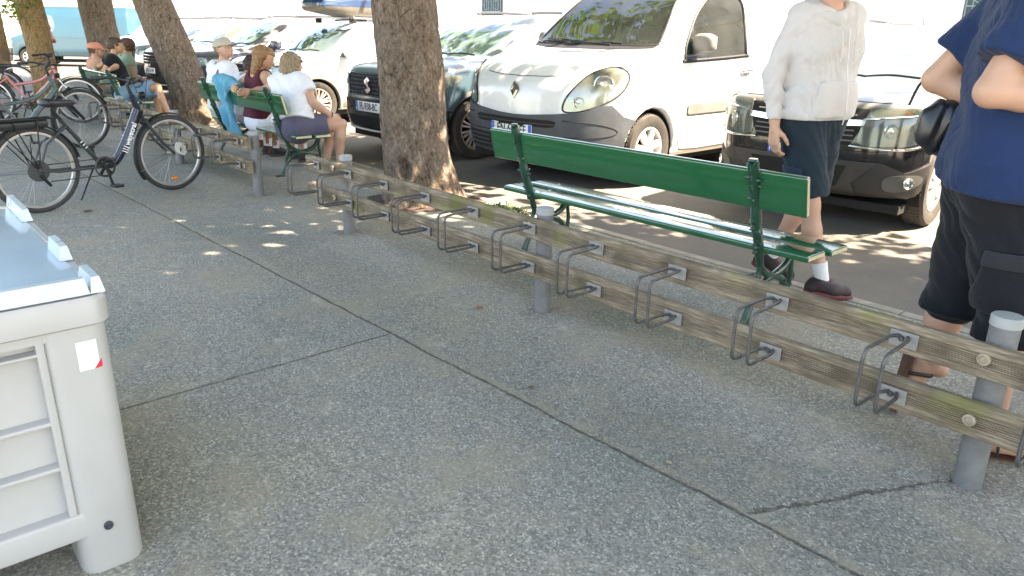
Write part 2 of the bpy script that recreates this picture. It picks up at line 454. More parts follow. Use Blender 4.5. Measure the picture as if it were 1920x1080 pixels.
def tree(x, y, path, radii, seed, bark, label, knots=(), flare=.2, foliage=True, crown_off=(0, 0)):
    t = empty('plane_tree', (x, y, 0), 0, label, 'tree', 'plane trees along the car park')
    vs, fs = trunk_mesh(path, radii, seed, knots, flare)
    MB().add(vs, fs).build('trunk', bark, t, smooth=179, fix=False)
    top = Vector(path[-1]); limbs(top - Vector((0, 0, .1)), seed).build('limbs', bark, t, smooth=60)
    k = seed % 2
    if crown_src[k] is None:
        crown_src[k] = np_mesh('foliage', [crown_mesh(38000, 4.8, 4.1, 2.3, 0, 11+k)], LEAF, t, smooth=False); c = crown_src[k]
    else:
        c = crown_src[k].copy(); COL.objects.link(c); c.parent = t; c.rotation_euler = (0, 0, seed*1.7)
    c.location = (top.x*.6 + crown_off[0], top.y*.6 + crown_off[1], 5.9)
    return t
tree(-5.76, 3.91, [(0.02, 0.0, -.06), (.0, 0, .15), (-.05, -.02, .5), (-.10, -.04, 1.1), (-.16, -.06, 1.8), (-.26, -.1, 2.6), (-.32, -.1, 3.8)],
     [.36, .325, .30, .29, .272, .26, .24], 2, BARK, 'thick leaning brown tree trunk beside the long green bench and the white van',
     knots=((-1.1, 1.22, .07, .05), (-1.0, .33, .055, .09), (.2, .65, .05, .03), (-1.6, .62, .04, .03)), flare=.15)
tree(-12.95, 4.30, [(.05, 0, -.06), (.02, 0, .2), (-.04, -.05, .6), (-.2, -.2, 1.3), (-.42, -.38, 2.1), (-.75, -.6, 3.2), (-.9, -.7, 4.0)],
     [.36, .32, .30, .30, .29, .27, .24], 5, BARK, 'strongly leaning brown tree trunk behind the seated family bench', flare=.25,
     knots=((-1.3, 1.1, .05, .04), (-.8, .5, .05, .05)))
t3 = tree(-18.6, 4.45, [(.0, 0, -.06), (.0, 0, .3), (0, 0, 1), (-.06, -.05, 1.9), (-.1, -.1, 2.8), (-.1, -.1, 4.0)],
     [.40, .34, .33, .32, .32, .3], 8, BARK, 'straight brown tree trunk behind the hugging couple', flare=.15)
t4 = tree(-17.3, 3.0, [(.0, 0, -.06), (.0, 0, .2), (-.02, 0, .9), (-.1, -.02, 1.5), (-.3, -.04, 2.3), (-.4, -.05, 3.0), (-.4, -.05, 4.0)],
     [.27, .235, .215, .24, .25, .24, .22], 9, BARK2, 'mossy yellow brown tree trunk with leaf tuft behind the grey bicycle', flare=.2)
tree(-22.6, 3.0, [(.0, 0, -.06), (.0, 0, .5), (-.02, 0, 1.4), (-.12, -.02, 2.3), (-.15, -.05, 4.0)],
     [.26, .24, .23, .24, .22], 12, BARK2, 'pale yellowish trunk at the far left edge of the photo')
def leaf_tuft(parent, loc, n, s, seed):
    V, F = crown_mesh(n, s*.5, s*.5, s*.5, 0, seed); V = V - V.mean(0); V = V*(s/1.2)
    o = np_mesh('foliage', [(V, F)], LEAF, parent, smooth=False); o.location = loc; o.scale = (.9, .9, .9); return o  # small tuft of leaf shoots on the trunk, separate from the tree's main leaf mass
leaf_tuft(t4, (-.05, -.28, 1.75), 160, .42, 31); leaf_tuft(t4, (-.9, -.2, 2.35), 260, .6, 32); leaf_tuft(t3, (.5, -.3, 2.45), 90, .4, 33)
tree(1.9, 4.1, [(.0, 0, -.06), (.0, 0, .5), (0, 0, 1.4), (.1, 0, 2.6), (.1, 0, 4.0)], [.33, .3, .28, .27, .24], 15, BARK, 'tree to the right of the benches, outside the photo')

# ================================================================ bike racks
GALV = mat('weathered_galvanised_steel', (.20, .205, .205), .62, .45, nscale=14, var=.22, bump=.001)
PLATE = mat('pale_zinc_plate', (.29, .28, .26), .65, .3, nscale=25, var=.2)
REBAR = mat('dark_ribbed_steel_bar', (.13, .125, .12), .5, .6, nscale=30, var=.35)
RAILW = wood('weathered_ribbed_timber', (.40, .335, .245), (.22, .17, .115))
def beam_profile(z0, z1, yf, yb, ribs=7):
    """cross-section (y, z): ribbed face towards -y, rebated top edge"""
    p = [(yf, z0), (yf - .004, z0 + .004), (yf - .004, z0 + .026), (yf, z0 + .028)]
    a, b = z0 + .032, z1 - .034; n = ribs; h = (b - a) / n
    for i in range(n):
        z = a + i*h; p += [(yf, z), (yf, z + h*.5), (yf + .004, z + h*.55), (yf + .004, z + h*.95)]
    p += [(yf, b + .002), (yf - .002, z1 - .03), (yf - .002, z1 - .014), (yf + .008, z1 - .002), (yf + .014, z1), (yb - .006, z1), (yb, z1 - .006), (yb, z0 + .004), (yb - .004, z0)]
    return p
def hoop_path(sx, out, zt, zb, r=.035):
    pts = [(sx*.35, 0, zt)]
    for k in range(7):
        a = R(90*k/6); pts.append((sx, -out + r - r*math.sin(a), zt - r + r*math.cos(a)))
    pts.insert(1, (sx*.9, -.05, zt + .004))
    for k in range(7):
        a = R(90*k/6); pts.append((sx, -out + r - r*math.cos(a), zb + r - r*math.sin(a)))
    pts += [(sx*.9, -.05, zb), (sx*.35, 0, zb)]
    return pts
def ribbed(b, path, r=.0066, seg=8):
    """steel bar with raised ribs: radius modulated along a finely cut path"""
    fine = []; path = [Vector(p) for p in path]
    for p, q in zip(path, path[1:]):
        n = max(1, int((q-p).length/.006)); fine += [p.lerp(q, k/n) for k in range(n)]
    fine.append(path[-1])
    b.tube(fine, [r*(1.13 if i % 2 else .93) for i in range(len(fine))], seg)
def add_holder(parent, x, yf, zt, zb, small=False):
    for s in (-1, 1):
        b = MB(); ribbed(b, [Vector(p) + Vector((x, yf - .006, 0)) for p in hoop_path(s*.034, .235, zt + .012, zb + .012)])
        h = b.build('wheel_hoop', REBAR, parent, smooth=50)
    for z in (zt, zb):
        p = MB().bbox((x-.048, yf-.0135, z-.029), (x+.048, yf-.0075, z+.029), .003, axis=1).build('fixing_plate', PLATE, h, smooth=30)
    for z in (zt, zb): MB().lathe([(.0, -.012), (.008, -.011), (.011, -.006), (.011, 0)], (x-.006, yf-.0135, z+.004), 'Y', 12).build('bolt_head', REBAR, h, smooth=40)
    return h
def bike_rack(name_label, x0, x1, posts, holders, end_right=False):
    t = empty('bike_rack', (x1, 2.72, 0), 0, name_label, 'bike rack', 'timber and steel bike racks')
    ox = x1; Y0 = 2.66 - 2.72
    def rail(z0, z1):
        me = MB(); pr = beam_profile(z0, z1, Y0, Y0 + .038); n = len(pr)
        xs = list(np.arange(x0, x1, .25)) + [x1]; vs = []
        for i, x in enumerate(xs):
            dz = .003*math.sin(x*2.1+z0*9); 
            for (y, z) in pr: vs.append((x-ox, y + .002*math.sin(x*3.3), z + dz))
        m = len(xs)
        fs = [(i*n+k, (i+1)*n+k, (i+1)*n+(k+1)%n, i*n+(k+1)%n) for i in range(m-1) for k in range(n)]
        fs += [tuple(range(n)), tuple((m-1)*n+k for k in range(n))[::-1]]
        me.add(vs, fs); return me
    top = rail(.443, .556).build('upper_rail', RAILW, t); low = rail(.226, .348).build('lower_rail', RAILW, t)
    for px in posts:
        hh = .645 if px > -2 else .60
        p = MB().lathe([(.046, 0), (.046, hh-.012)], (px-ox, .04, 0), 'Z', 32).build('post', GALV, t, smooth=40)
        MB().lathe([(.0495, hh-.035), (.0495, hh-.004), (.046, hh), (0, hh+.001)], (px-ox, .04, 0), 'Z', 32).build('post_cap', mat('pale_grey_plastic_cap', (.31, .325, .32), .55), p, smooth=40)
        for z in (.512, .288):
            bb = MB(); bb.lathe([(.021, -.0), (.021, -.010), (.013, -.012), (.012, -.006), (.0, -.006)], (px-ox-.012, Y0-.002, z), 'Y', 20)
            bb.build('bolt_washer', mat('rusty_zinc_washer', (.38, .31, .22), .7, .3, nscale=60, var=.4), p, smooth=40)
    for x in holders: add_holder(t, x-ox, Y0, .500, .284)
    return t
bike_rack('long empty bike rack of ribbed timber rails and steel hoops running across the foreground', -5.56, 1.62,
          [-.66, -2.89, -5.09, 1.54], [-.925 - .4925*k for k in range(10)] + [-.4325, .06, .5525, 1.045])
bike_rack('far timber bike rack holding the dark electric bicycle by its front wheel', -11.6, -6.72,
          [-6.80, -9.0, -11.2], [-6.95 - .4925*k for k in range(10)])

# ================================================================ benches
GREEN = mat('glossy_green_paint', (.005, .10, .038), .16, 0, nscale=3, var=.15, coat=1.0, stretch=(.3, 4, 4), bump=.0003, bscale=9)
IRON = mat('dark_green_cast_iron', (.008, .055, .032), .34, .0, nscale=30, var=.3, coat=.4)
CREAM = mat('bare_end_grain', (.55, .48, .31), .8, nscale=60, var=.25)
def branch(b, pts, r, seed, knots=6):
    """cast-iron imitation of a gnarled branch"""
    rnd = random.Random(seed); P = catmull(pts, 7); n = len(P)
    rad = [r*(1 + .22*noise.noise(Vector((p.y*14, p.z*14, seed)))) for p in P]
    b.tube(P, rad, 10)
    for k in range(knots):
        i = rnd.randrange(1, n-1); a = rnd.uniform(0, 6.28); d = Vector((math.cos(a), .8*math.sin(a), .5*rnd.uniform(-1, 1))).normalized()
        b.tube([P[i], P[i]+d*r*1.15, P[i]+d*r*1.75+Vector((0, 0, .006))], [r*.55, r*.45, r*.2], 7)
        q = P[i]; b.tube([q+Vector((-r*.9, 0, -r)), q+Vector((0, -r*1.0, 0)), q+Vector((r*.9, 0, r))], [r*.22]*3, 6)
def iron_end(parent, x):
    b = MB(); S = int(x*10)
    branch(b, [(x,.06,.40),(x,.04,.47),(x,-.005,.58),(x,-.035,.69),(x,-.075,.80),(x,-.11,.905)], .027, S+1, 16)
    branch(b, [(x,.06,.42),(x,.10,.32),(x,.19,.255),(x,.28,.245),(x,.39,.29),(x,.46,.40)], .021, S+2, 4)
    branch(b, [(x,.00,.012),(x,.035,.09),(x,.12,.20),(x,.24,.235),(x,.36,.19),(x,.43,.09),(x,.46,.012)], .021, S+3, 4)
    branch(b, [(x,.05,.405),(x,.2,.392),(x,.36,.395),(x,.47,.40)], .018, S+4, 2)
    branch(b, [(x,.06,.41),(x,.09,.30),(x,.06,.2),(x,.05,.11)], .014, S+5, 2)
    branch(b, [(x,.46,.40),(x,.44,.3),(x,.45,.2),(x,.44,.11)], .014, S+6, 2)
    for y in (-.02, .48): b.bbox((x-.032, y-.05, 0), (x+.032, y+.05, .014), .006, axis=1)
    b.lathe([(0,.0),(.022,.0),(.027,-.012),(.02,-.02),(0,-.022)], (x,-.11,.925), 'Z', 10)
    return b.build('cast_iron_support', IRON, parent, smooth=60)
def plank(parent, name, lo, hi, M=None, dz=0):
    o = MB(); o.bbox(lo, hi, .009, M=M, axis=0); b = o.build(name, GREEN, parent, smooth=40)
    for x, s in ((lo[0], -1), (hi[0], 1)):
        e = MB(); a, c = (x-.0015, x) if s < 0 else (x, x+.0015)
        e.bbox((a, lo[1]+.007, lo[2]+.007), (c, hi[1]-.007, hi[2]-.007), .0005, M=M, axis=0)
        e.build('end_grain', CREAM, b)
    return b
def bench(loc, rz, label, L=2.34):
    t = empty('park_bench', loc, rz, label, 'bench', 'green park benches with cast iron branch supports')
    h = L/2
    plank(t, 'seat_plank', (-h, .05, .412), (h, .235, .447))
    plank(t, 'seat_plank', (-h+.02, .27, .412), (h+.02, .455, .447), Matrix.Rotation(R(-.45), 4, 'Z'))
    M = Matrix.Translation((0, -.045, .765)) @ Matrix.Rotation(R(14), 4, 'X')
    plank(t, 'backrest_plank', (-h, -.0175, -.105), (h, .0175, .105), M)
    for x in (-h+.28, h-.28):
        iron_end(t, x)
    for x in (-h+.28, h-.28):
        for y in (.10, .18, .32, .40): MB().lathe([(0,.452),(.008,.451),(.011,.446)], (x+.06*(1 if y<.2 else -1), y, 0), 'Z', 10).build('bolt_head', mat('bright_bolt', (.5,.5,.48), .4, .8), t)
    return t
bench((-2.925, 3.46, 0), R(1.2), 'empty long green bench with cast iron branch legs behind the near bike rack')
bench((-8.49, 3.36, 0), R(0), 'green bench carrying the seated family of four')
bench((-13.4, 3.08, 0), R(0), 'green bench carrying the hugging couple, half hidden by bicycles').scale = (.94,)*3

# ================================================================ plastic pallet box
def pallet_box():
    t = empty('plastic_pallet_box', (-2.10, -.35, 0), 0, 'large pale grey plastic pallet box with wet lid in the left foreground', 'storage box')
    G = mat('pale_grey_box_plastic', (.39, .395, .38), .42, nscale=3, var=.10, bump=.0015, bscale=5)
    # local: front face towards +x at x=0, right corner at y = +.77
    W = .40; y1 = .758; y0 = -.75; x1 = -1.30; xf = 0.0
    def rr(cx0, cx1, cy0, cy1, r, n=6):
        pts = []
        for cx, cy, a0 in ((cx1-r, cy1-r, 0), (cx0+r, cy1-r, 90), (cx0+r, cy0+r, 180), (cx1-r, cy0+r, 270)):
            for k in range(n+1):
                a = R(a0+90*k/n); pts.append((cx+r*math.cos(a), cy+r*math.sin(a)))
        return pts
    # corner post + walls: taper outwards toward the base like the photo
    b = MB()
    def ringed(x0, x1_, ya, yb, levels, r=.05):
        n = None; vs = []; 
        for (z, g) in levels:
            p = rr(x0-g, x1_+g, ya-g, yb+g, r); n = len(p); vs += [(q[0], q[1], z) for q in p]
        m = len(levels)
        fs = [(i*n+k, i*n+(k+1)%n, (i+1)*n+(k+1)%n, (i+1)*n+k) for i in range(m-1) for k in range(n)]
        fs += [tuple(range(n))[::-1], tuple((m-1)*n+k for k in range(n))]
        return vs, fs
    # feet corner columns
    for (xa, xb) in ((-.20, 0), (x1, x1+.2)):
        for (ya, yb) in ((y1-.165, y1), (y0, y0+.21)):
            b.add(*ringed(xa, xb, ya, yb, [(.0, -.004), (.012, 0), (.30, 0), (.71, 0)], .045))
    # recessed front panel and side panel
    b.box((x1+.1, y0+.1, .135), (-.045, y1-.045, .71))
    # bottom rails
    b.bbox((-.10, y0+.12, .115), (-.0035, y1-.12, .19), .008, axis=1)
    b.bbox((x1+.12, y1-.10, .115), (x1+1.18, y1-.0035, .19), .008, axis=0)
    # horizontal ribs on front recess
    for z in (.33, .455):
        b.bbox((-.06, y0+.15, z-.006), (-.008, y1-.155, z+.006), .004, axis=1)
        b.bbox((x1+.15, y1-.06, z-.006), (x1+1.15, y1-.008, z+.006), .004, axis=0)
    for z in (.637, .668): b.bbox((-.06, y0+.15, z-.004), (-.006, y1-.155, z+.004), .003, axis=1)
    for y in (y1-.16, -.2): b.bbox((-.06, y-.012, .19), (-.0045, y+.008, .70), .004, axis=2)
    b.box((-.06, y0+.14, .665), (-.005, y1-.12, .70))
    body = b.build('box_body', G, t, smooth=35)
    # rim + lid
    l = MB()
    l.add(*ringed(x1-.01, .012, y0-.012, y1+.012, [(.690, -.006), (.694, 0), (.752, .0), (.762, -.006)], .05))
    lid = l.build('lid', G, t, smooth=35)
    lp = MB(); lp.add(*ringed(x1+.012, -.012, y0+.010, y1-.012, [(.7605, 0), (.7645, 0), (.766, -.003)], .04)); lp.build('lid_panel', mat('pale_icy_blue_lid', (.43, .54, .60), .18, nscale=2.5, var=.08, coat=.3, bump=.002, bscale=4), lid, smooth=35)
    LG = mat('pale_lug_plastic', (.45, .52, .55), .3, nscale=3, var=.08)
    def lug(xa, xb, ya, yb, z0=.7672, z1=.806):
        g = .008; r_ = MB()
        vs = [(xa,ya,z0),(xb,ya,z0),(xb,yb,z0),(xa,yb,z0),(xa+g,ya+g,z1),(xb-g,ya+g,z1),(xb-g,yb-g,z1),(xa+g,yb-g,z1)]
        r_.add(vs, [(0,3,2,1),(4,5,6,7),(0,1,5,4),(1,2,6,5),(2,3,7,6),(3,0,4,7)]); r_.build('stacking_lug', LG, lid, smooth=30)
    e = y1+.006
    lug(-.14, .004, e-.035, e); lug(-.035, .004, e-.26, e-.036); lug(-.035, .004, y0+.3, y0+.62)
    lug(-.53, -.36, e-.035, e); lug(x1+.02, x1+.34, e-.035, e)
    lug(-.7, -.22, -.15, .25, .7672, .788); lug(-1.2, -.85, -.15, .3, .7672, .788)
    s = MB(); s.bbox((.0005, y1-.132, .585), (.0022, y1-.052, .672), .001, axis=0)
    # sticker wraps round the rounded corner
    s = MB(); s.cur = 0
    t.scale = (1, 1, 1.09)
    def wrap(ya, yb, z0, z1, off=.0022, n=10):
        R0 = .045; pts = []
        L = np.linspace(ya, yb, n)
        for q in L:
            if q < y1-R0-.008: pts.append((0+off, q))
            else:
                a = min((q-(y1-R0-.008))/R0, 1.5); pts.append((-R0+(R0+off)*math.cos(a), y1-R0-.008+(R0+off)*math.sin(a)))
        vs = [(p[0], p[1], z0(q) if callable(z0) else z0) for p, q in zip(pts, L)] + [(p[0], p[1], z1) for p in pts]
        s.add(vs, [(i, i+1, n+i+1, n+i) for i in range(n-1)])
    wrap(y1-.085, y1+.004, .577, .652); s.cur = 1; wrap(y1-.05, y1+.0045, lambda q: .577, .63, .0032)
    s.v[-10:] = [(v[0], v[1], .5775 + (.058*i/9)) for i, v in enumerate(s.v[-10:])]
    s.build('sticker', [mat('white_sticker', (.82,.82,.8), .4), mat('red_sticker', (.7,.03,.06), .4)], t, fix=False)
    MB().lathe([(.0125,-.001),(.0125,.004),(.008,.005),(.006,.002),(0,.002)], (.0005, y1-.085, .135), 'X', 16).build('drain_plug', mat('dark_plug', (.04,.045,.06), .4), t, smooth=30)
    for y in (-.05, y1-.36):
        pass
    MB().bbox((-.9, -.12, .02), (-.1, .02, .11), .01, axis=0).build('wooden_runner', mat('rough_runner_wood', (.33,.25,.16), .9, nscale=20, var=.3), t)
    return t
pallet_box()

# ================================================================ litter and weeds
def leaf_litter():
    cols = [mat('dry_orange_leaf', (.34,.09,.03), .8), mat('dry_brown_leaf', (.16,.11,.06), .8), mat('pale_dry_leaf', (.42,.36,.24), .8)]
    spots = [(-3.13,2.5,0,.05,'curled orange brown leaf on the paving in front of the near rack'),(-7.0,1.35,1,.09,'small dark brown dead leaf on the paving near the bicycle wheels'),
             (-1.42,2.03,2,.03,'tiny pale leaf scrap beside the long paving joint'),(-2.2,2.05,1,.035,'small brown leaf on the paving joint'),
             (-2.6,2.45,1,.03,'small dark leaf on the paving under the rack hoops')]
    for i, (x, y, m, s, lab) in enumerate(spots):
        b = MB(); n = 7; vs = []
        for k in range(n):
            u = k/(n-1); w = math.sin(u*math.pi)**.7*.32*s
            for v in (-1, 0, 1): vs.append(((u-.5)*s, v*w, .004+abs(v)*.25*w+.12*s*(u-.5)**2*(4 if i == 0 else 2)))
        b.add(vs, [(k*3+j, k*3+j+1, k*3+j+4, k*3+j+3) for k in range(n-1) for j in range(2)])
        o = b.build('dead_leaf', cols[m], smooth=60, fix=False); o.location = (x, y, .002); o.rotation_euler = (0, 0, i*1.3+.6)
        tag(o, lab, 'leaf')
leaf_litter()
def twigs():
    rnd = random.Random(5); b = MB()
    for k in range(420):
        x = rnd.uniform(-8, -.6) if k % 3 else rnd.uniform(-5.6, -2); y = rnd.uniform(.7, 3.6) if k % 3 else rnd.gauss(2.6, .3)
        a = rnd.uniform(0, 6.28); L = rnd.choice([.012, .018, .03, .05]); d = Vector((math.cos(a), math.sin(a), 0))*L
        p = Vector((x, y, .003)); b.tube([p, p+d*.5+Vector((-d.y, d.x, 0))*.15+Vector((0,0,.001)), p+d], [.0011, .0013, .0008], 4)
    o = b.build('twig_litter', mat('dry_twig', (.36,.31,.22), .9)); tag(o, 'scattered dry bark crumbs and twigs on the paving', 'litter', kind='stuff')
twigs()
def weeds(x, y, n, s, lab):
    rnd = random.Random(int(x*10)); b = MB()
    for k in range(n):
        c = Vector((x+rnd.gauss(0, s), y+rnd.gauss(0, .04), .0)); a = rnd.uniform(0, 6.28); L = rnd.uniform(.03, .09)
        d = Vector((math.cos(a), math.sin(a), 0)); w = Vector((-d.y, d.x, 0))*.005
        b.add([c-w, c+w, c+d*L*.6+w+Vector((0,0,L*.7)), c+d*L*.6-w+Vector((0,0,L*.7)), c+d*L+Vector((0,0,L*.55))], [(0,1,2,3),(3,2,4)])
    o = b.build('weeds', mat('dull_green_weed', (.07,.12,.03), .7, var=.4), fix=False); tag(o, lab, 'weeds', kind='stuff')
weeds(-4.85, 4.2, 260, .13, 'low green weeds at the foot of the thick tree')
weeds(-17.3, 2.75, 400, .25, 'weeds round the mossy tree foot')
def soil_pit(x, y, r, seed):
    b = MB(); n = 40; vs = [(x, y, .02)]
    for k in range(n):
        a = 2*math.pi*k/n; q = r*(1+.25*noise.noise(Vector((math.cos(a)*2, math.sin(a)*2, seed)))); vs.append((x+q*math.cos(a), y+q*math.sin(a), .003))
    b.add(vs, [(0, 1+k, 1+(k+1)%n) for k in range(n)])
    tag(b.build('tree_pit_soil', mat('dark_bark_crumbs', (.09,.06,.045), .95, nscale=40, var=.6, bump=.02, bscale=50), fix=False), kind='structure')
def post_dirt():
    rnd = random.Random(9); b = MB()
    for px in (-.66, -2.89, -5.09, -6.80, -9.0, -11.2):
        for k in range(170):
            a = rnd.uniform(0, 6.28); q = .05+abs(rnd.gauss(0, .05)); s = rnd.uniform(.002, .006); x, y = px+q*math.cos(a), 2.76+q*math.sin(a)
            b.add([(x-s, y-s, .001), (x+s, y-s*.6, .001), (x+s*.7, y+s, .001), (x-s*.8, y+s*.7, .001), (x, y, .001+s)], [(0,1,4),(1,2,4),(2,3,4),(3,0,4)])
    tag(b.build('loose_grit', mat('loose_grit', (.22,.19,.15), .95, nscale=90, var=.6), fix=False), 'loose grit and crumbs round the feet of the rack posts', 'grit', kind='stuff')
post_dirt()
soil_pit(-5.72, 3.9, .52, 1); soil_pit(-12.9, 4.28, .5, 2); soil_pit(-17.3, 3.0, .45, 3)

# ================================================================ the building across the car park
def facade():
    t = empty('stone_building', (-20, 24, 0), 0, 'sunlit cream stone building with iron grille doors behind the car park', 'building')
    M1 = mat('cream_render', (.84,.79,.68), .9, nscale=1.5, var=.08, bump=.004); M2 = NT('dressed_stone')
    br = M2.n("ShaderNodeTexBrick"); br.inputs["Scale"].default_value = 1.0; br.inputs["Brick Width"].default_value = .9; br.inputs["Row Height"].default_value = .42
    br.inputs["Mortar Size"].default_value = .012; br.inputs[1].default_value = (.66,.6,.48,1); br.inputs[2].default_value = (.58,.52,.42,1); br.inputs[3].default_value = (.3,.27,.22,1)
    M2.l(M2.mapc((1,1,1), (R(90),0,0)), br.inputs[0]); M2.set(color=br.outputs[0], rough=.9)
    MB().box((-60, 0, -.1), (60, 8, 9)).build('wall', M1, t)
    for x in (1.6, 6.3, 15.2, 22.5): 
        MB().box((x-.9, -.12, 0), (x+.9, -.003, 9)).build('stone_pilaster', M2.m, t)
    MB().box((-60, -.35, 6.2), (60, -.003, 6.6)).build('cornice', M2.m, t)
    for x in (-1.4, -9.2, 12.2, 19.5, -18):
        d = MB().box((x-.75, -.05, 0), (x+.75, -.006, 3.1)).build('grille_door', mat('dark_door', (.05,.09,.1), .5), t)
        g = MB()
        for k in range(9): g.box((x-.7+k*.17, -.085, .1), (x-.68+k*.17, -.055, 3.0))
        for z in (.1, 1.0, 1.9, 2.4, 2.97): g.box((x-.7, -.095, z), (x+.7, -.065, z+.03))
        for zc in (1.45, 2.2, 2.7):
            for xc in (x-.35, x+.35): g.tube([(xc+.2*math.cos(a), -.09, zc+.2*math.sin(a)) for a in np.linspace(0, 6.28, 17)[:-1]], .014, 5, closed=True)
        g.build('iron_grille', mat('pale_iron', (.25,.32,.32), .5), d)
    MB().cyl((4.2,-.12,0),(4.2,-.12,7),.06).build('drain_pipe', mat('brown_pipe', (.16,.08,.06), .6), t)
facade()

# ================================================================ cars
def paint(name, c, rough=.28, metal=0, top_glare=.0):
    if not top_glare: return mat(name, c, rough, metal, nscale=1.3, var=.04, coat=.8)
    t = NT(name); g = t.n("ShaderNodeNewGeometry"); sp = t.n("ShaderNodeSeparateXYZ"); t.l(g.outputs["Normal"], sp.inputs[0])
    f = t.math('MULTIPLY', t.ramp(sp.outputs[2], [(.35, 0.0), (.95, top_glare)]), t.ramp(t.noise(3, 6, .7), [(.3, .75), (.7, 1.0)]))   # sky and sun glare on the upper faces, painted into the base colour
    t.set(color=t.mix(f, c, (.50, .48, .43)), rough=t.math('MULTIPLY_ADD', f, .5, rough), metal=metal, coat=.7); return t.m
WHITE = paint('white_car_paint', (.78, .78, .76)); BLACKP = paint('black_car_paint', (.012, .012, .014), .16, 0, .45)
SLATE = paint('slate_blue_paint', (.075, .13, .165), .25, .2, .5); SILVER = paint('silver_paint', (.5, .53, .55), .3, .5)
DARKB = paint('dark_blue_grey_paint', (.07, .08, .12), .25, .2, .5)
PLAST = mat('dusty_dark_plastic', (.055, .062, .07), .62, nscale=4, var=.35, bump=.0006, bscale=200)
PLASTG = mat('grey_plastic_trim', (.17, .165, .155), .6, nscale=5, var=.2)
RUBBER = mat('black_rubber', (.016, .016, .017), .6)
TYRE = mat('dusty_tyre_rubber', (.05, .044, .038), .85, nscale=8, var=.35)
CHROME = mat('chrome', (.75, .76, .78), .12, 1, var=.03)
ALLOY = mat('dusty_silver_alloy', (.55, .53, .5), .35, .6, nscale=12)
DIRTYALLOY = mat('machined_dirty_alloy', (.60, .5, .42), .35, .5, nscale=12)
UNDER = mat('dark_underside', (.012, .011, .01), .9)
DARKIN = mat('dark_cabin_trim', (.03, .034, .036), .8)
AMBER = mat('amber_lens', (.7, .22, .02), .2)
PLATEW = mat('white_number_plate', (.78, .78, .76), .35, var=.03); PLATEB = mat('blue_plate_band', (.02, .13, .55), .35); INK = mat('plate_ink', (.015, .015, .015), .5)
def glass_material(name, col, see=.0):
    t = NT(name); t.set(color=t.mix(t.ramp(t.noise(2.5, 6, .7), [(.3, .12), (.7, .26)]), col, (.55, .56, .54)), rough=.03, spec=.9, coat=.5, coatr=.02)  # pale haze in the glass colour stands in for bright sky reflection
    if see:
        tr = t.n("ShaderNodeBsdfTransparent"); tr.inputs[0].default_value = (.50, .80, .80, 1)
        fr = t.n("ShaderNodeFresnel"); fr.inputs[0].default_value = 1.7
        gl = t.n("ShaderNodeBsdfGlossy"); gl.inputs["Roughness"].default_value = .02
        ms = t.n("ShaderNodeMixShader"); t.l(t.math('MULTIPLY_ADD', fr.outputs[0], 1.0, .04), ms.inputs[0])
        df = t.n("ShaderNodeBsdfDiffuse"); df.inputs[0].default_value = (.6, .66, .64, 1); m0 = t.n("ShaderNodeMixShader")
        t.l(t.ramp(t.noise(2.2, 7, .7), [(.3, .01), (.7, .05)]), m0.inputs[0]); t.l(tr.outputs[0], m0.inputs[1]); t.l(df.outputs[0], m0.inputs[2])  # thin whitish diffuse layer imitates sky glare on the see-through panes
        t.l(m0.outputs[0], ms.inputs[1]); t.l(gl.outputs[0], ms.inputs[2]); t.l(ms.outputs[0], t.N["Material Output"].inputs[0])
    return t.m
GLASS = glass_material('tinted_car_glass', (.035, .10, .125)); SEEGLASS = glass_material('clear_car_glass', (0, 0, 0), 1)
def lens_material():
    t = NT('headlamp_lens'); tr = t.n("ShaderNodeBsdfTransparent"); tr.inputs[0].default_value = (.93, .96, .93, 1)
    gl = t.n("ShaderNodeBsdfGlossy"); gl.inputs["Roughness"].default_value = .08
    df = t.n("ShaderNodeBsdfDiffuse"); df.inputs[0].default_value = (.6, .62, .52, 1)
    m1 = t.n("ShaderNodeMixShader"); m1.inputs[0].default_value = .16; t.l(tr.outputs[0], m1.inputs[1]); t.l(df.outputs[0], m1.inputs[2])
    fr = t.n("ShaderNodeFresnel"); fr.inputs[0].default_value = 1.45; m2 = t.n("ShaderNodeMixShader")
    t.l(fr.outputs[0], m2.inputs[0]); t.l(m1.outputs[0], m2.inputs[1]); t.l(gl.outputs[0], m2.inputs[2]); t.l(m2.outputs[0], t.N["Material Output"].inputs[0]); return t.m
LENS = lens_material()
REFLECTOR = mat('lamp_reflector', (.34, .35, .34), .18, .85, nscale=9, var=.1)

def text_mesh(s, size, m, name, parent, M, bold=0.0, ext=.0015):
    cu = bpy.data.curves.new(name, 'FONT'); cu.body = s; cu.size = size; cu.extrude = ext; cu.offset = bold; cu.align_x = 'CENTER'; cu.align_y = 'CENTER'
    o = bpy.data.objects.new(name, cu); COL.objects.link(o)
    dg = bpy.context.evaluated_depsgraph_get(); me = bpy.data.meshes.new_from_object(o.evaluated_get(dg))
    bpy.data.objects.remove(o); bpy.data.curves.remove(cu); me.materials.clear(); me.materials.append(m); me.transform(M)
    return link_mesh(name, me, parent)

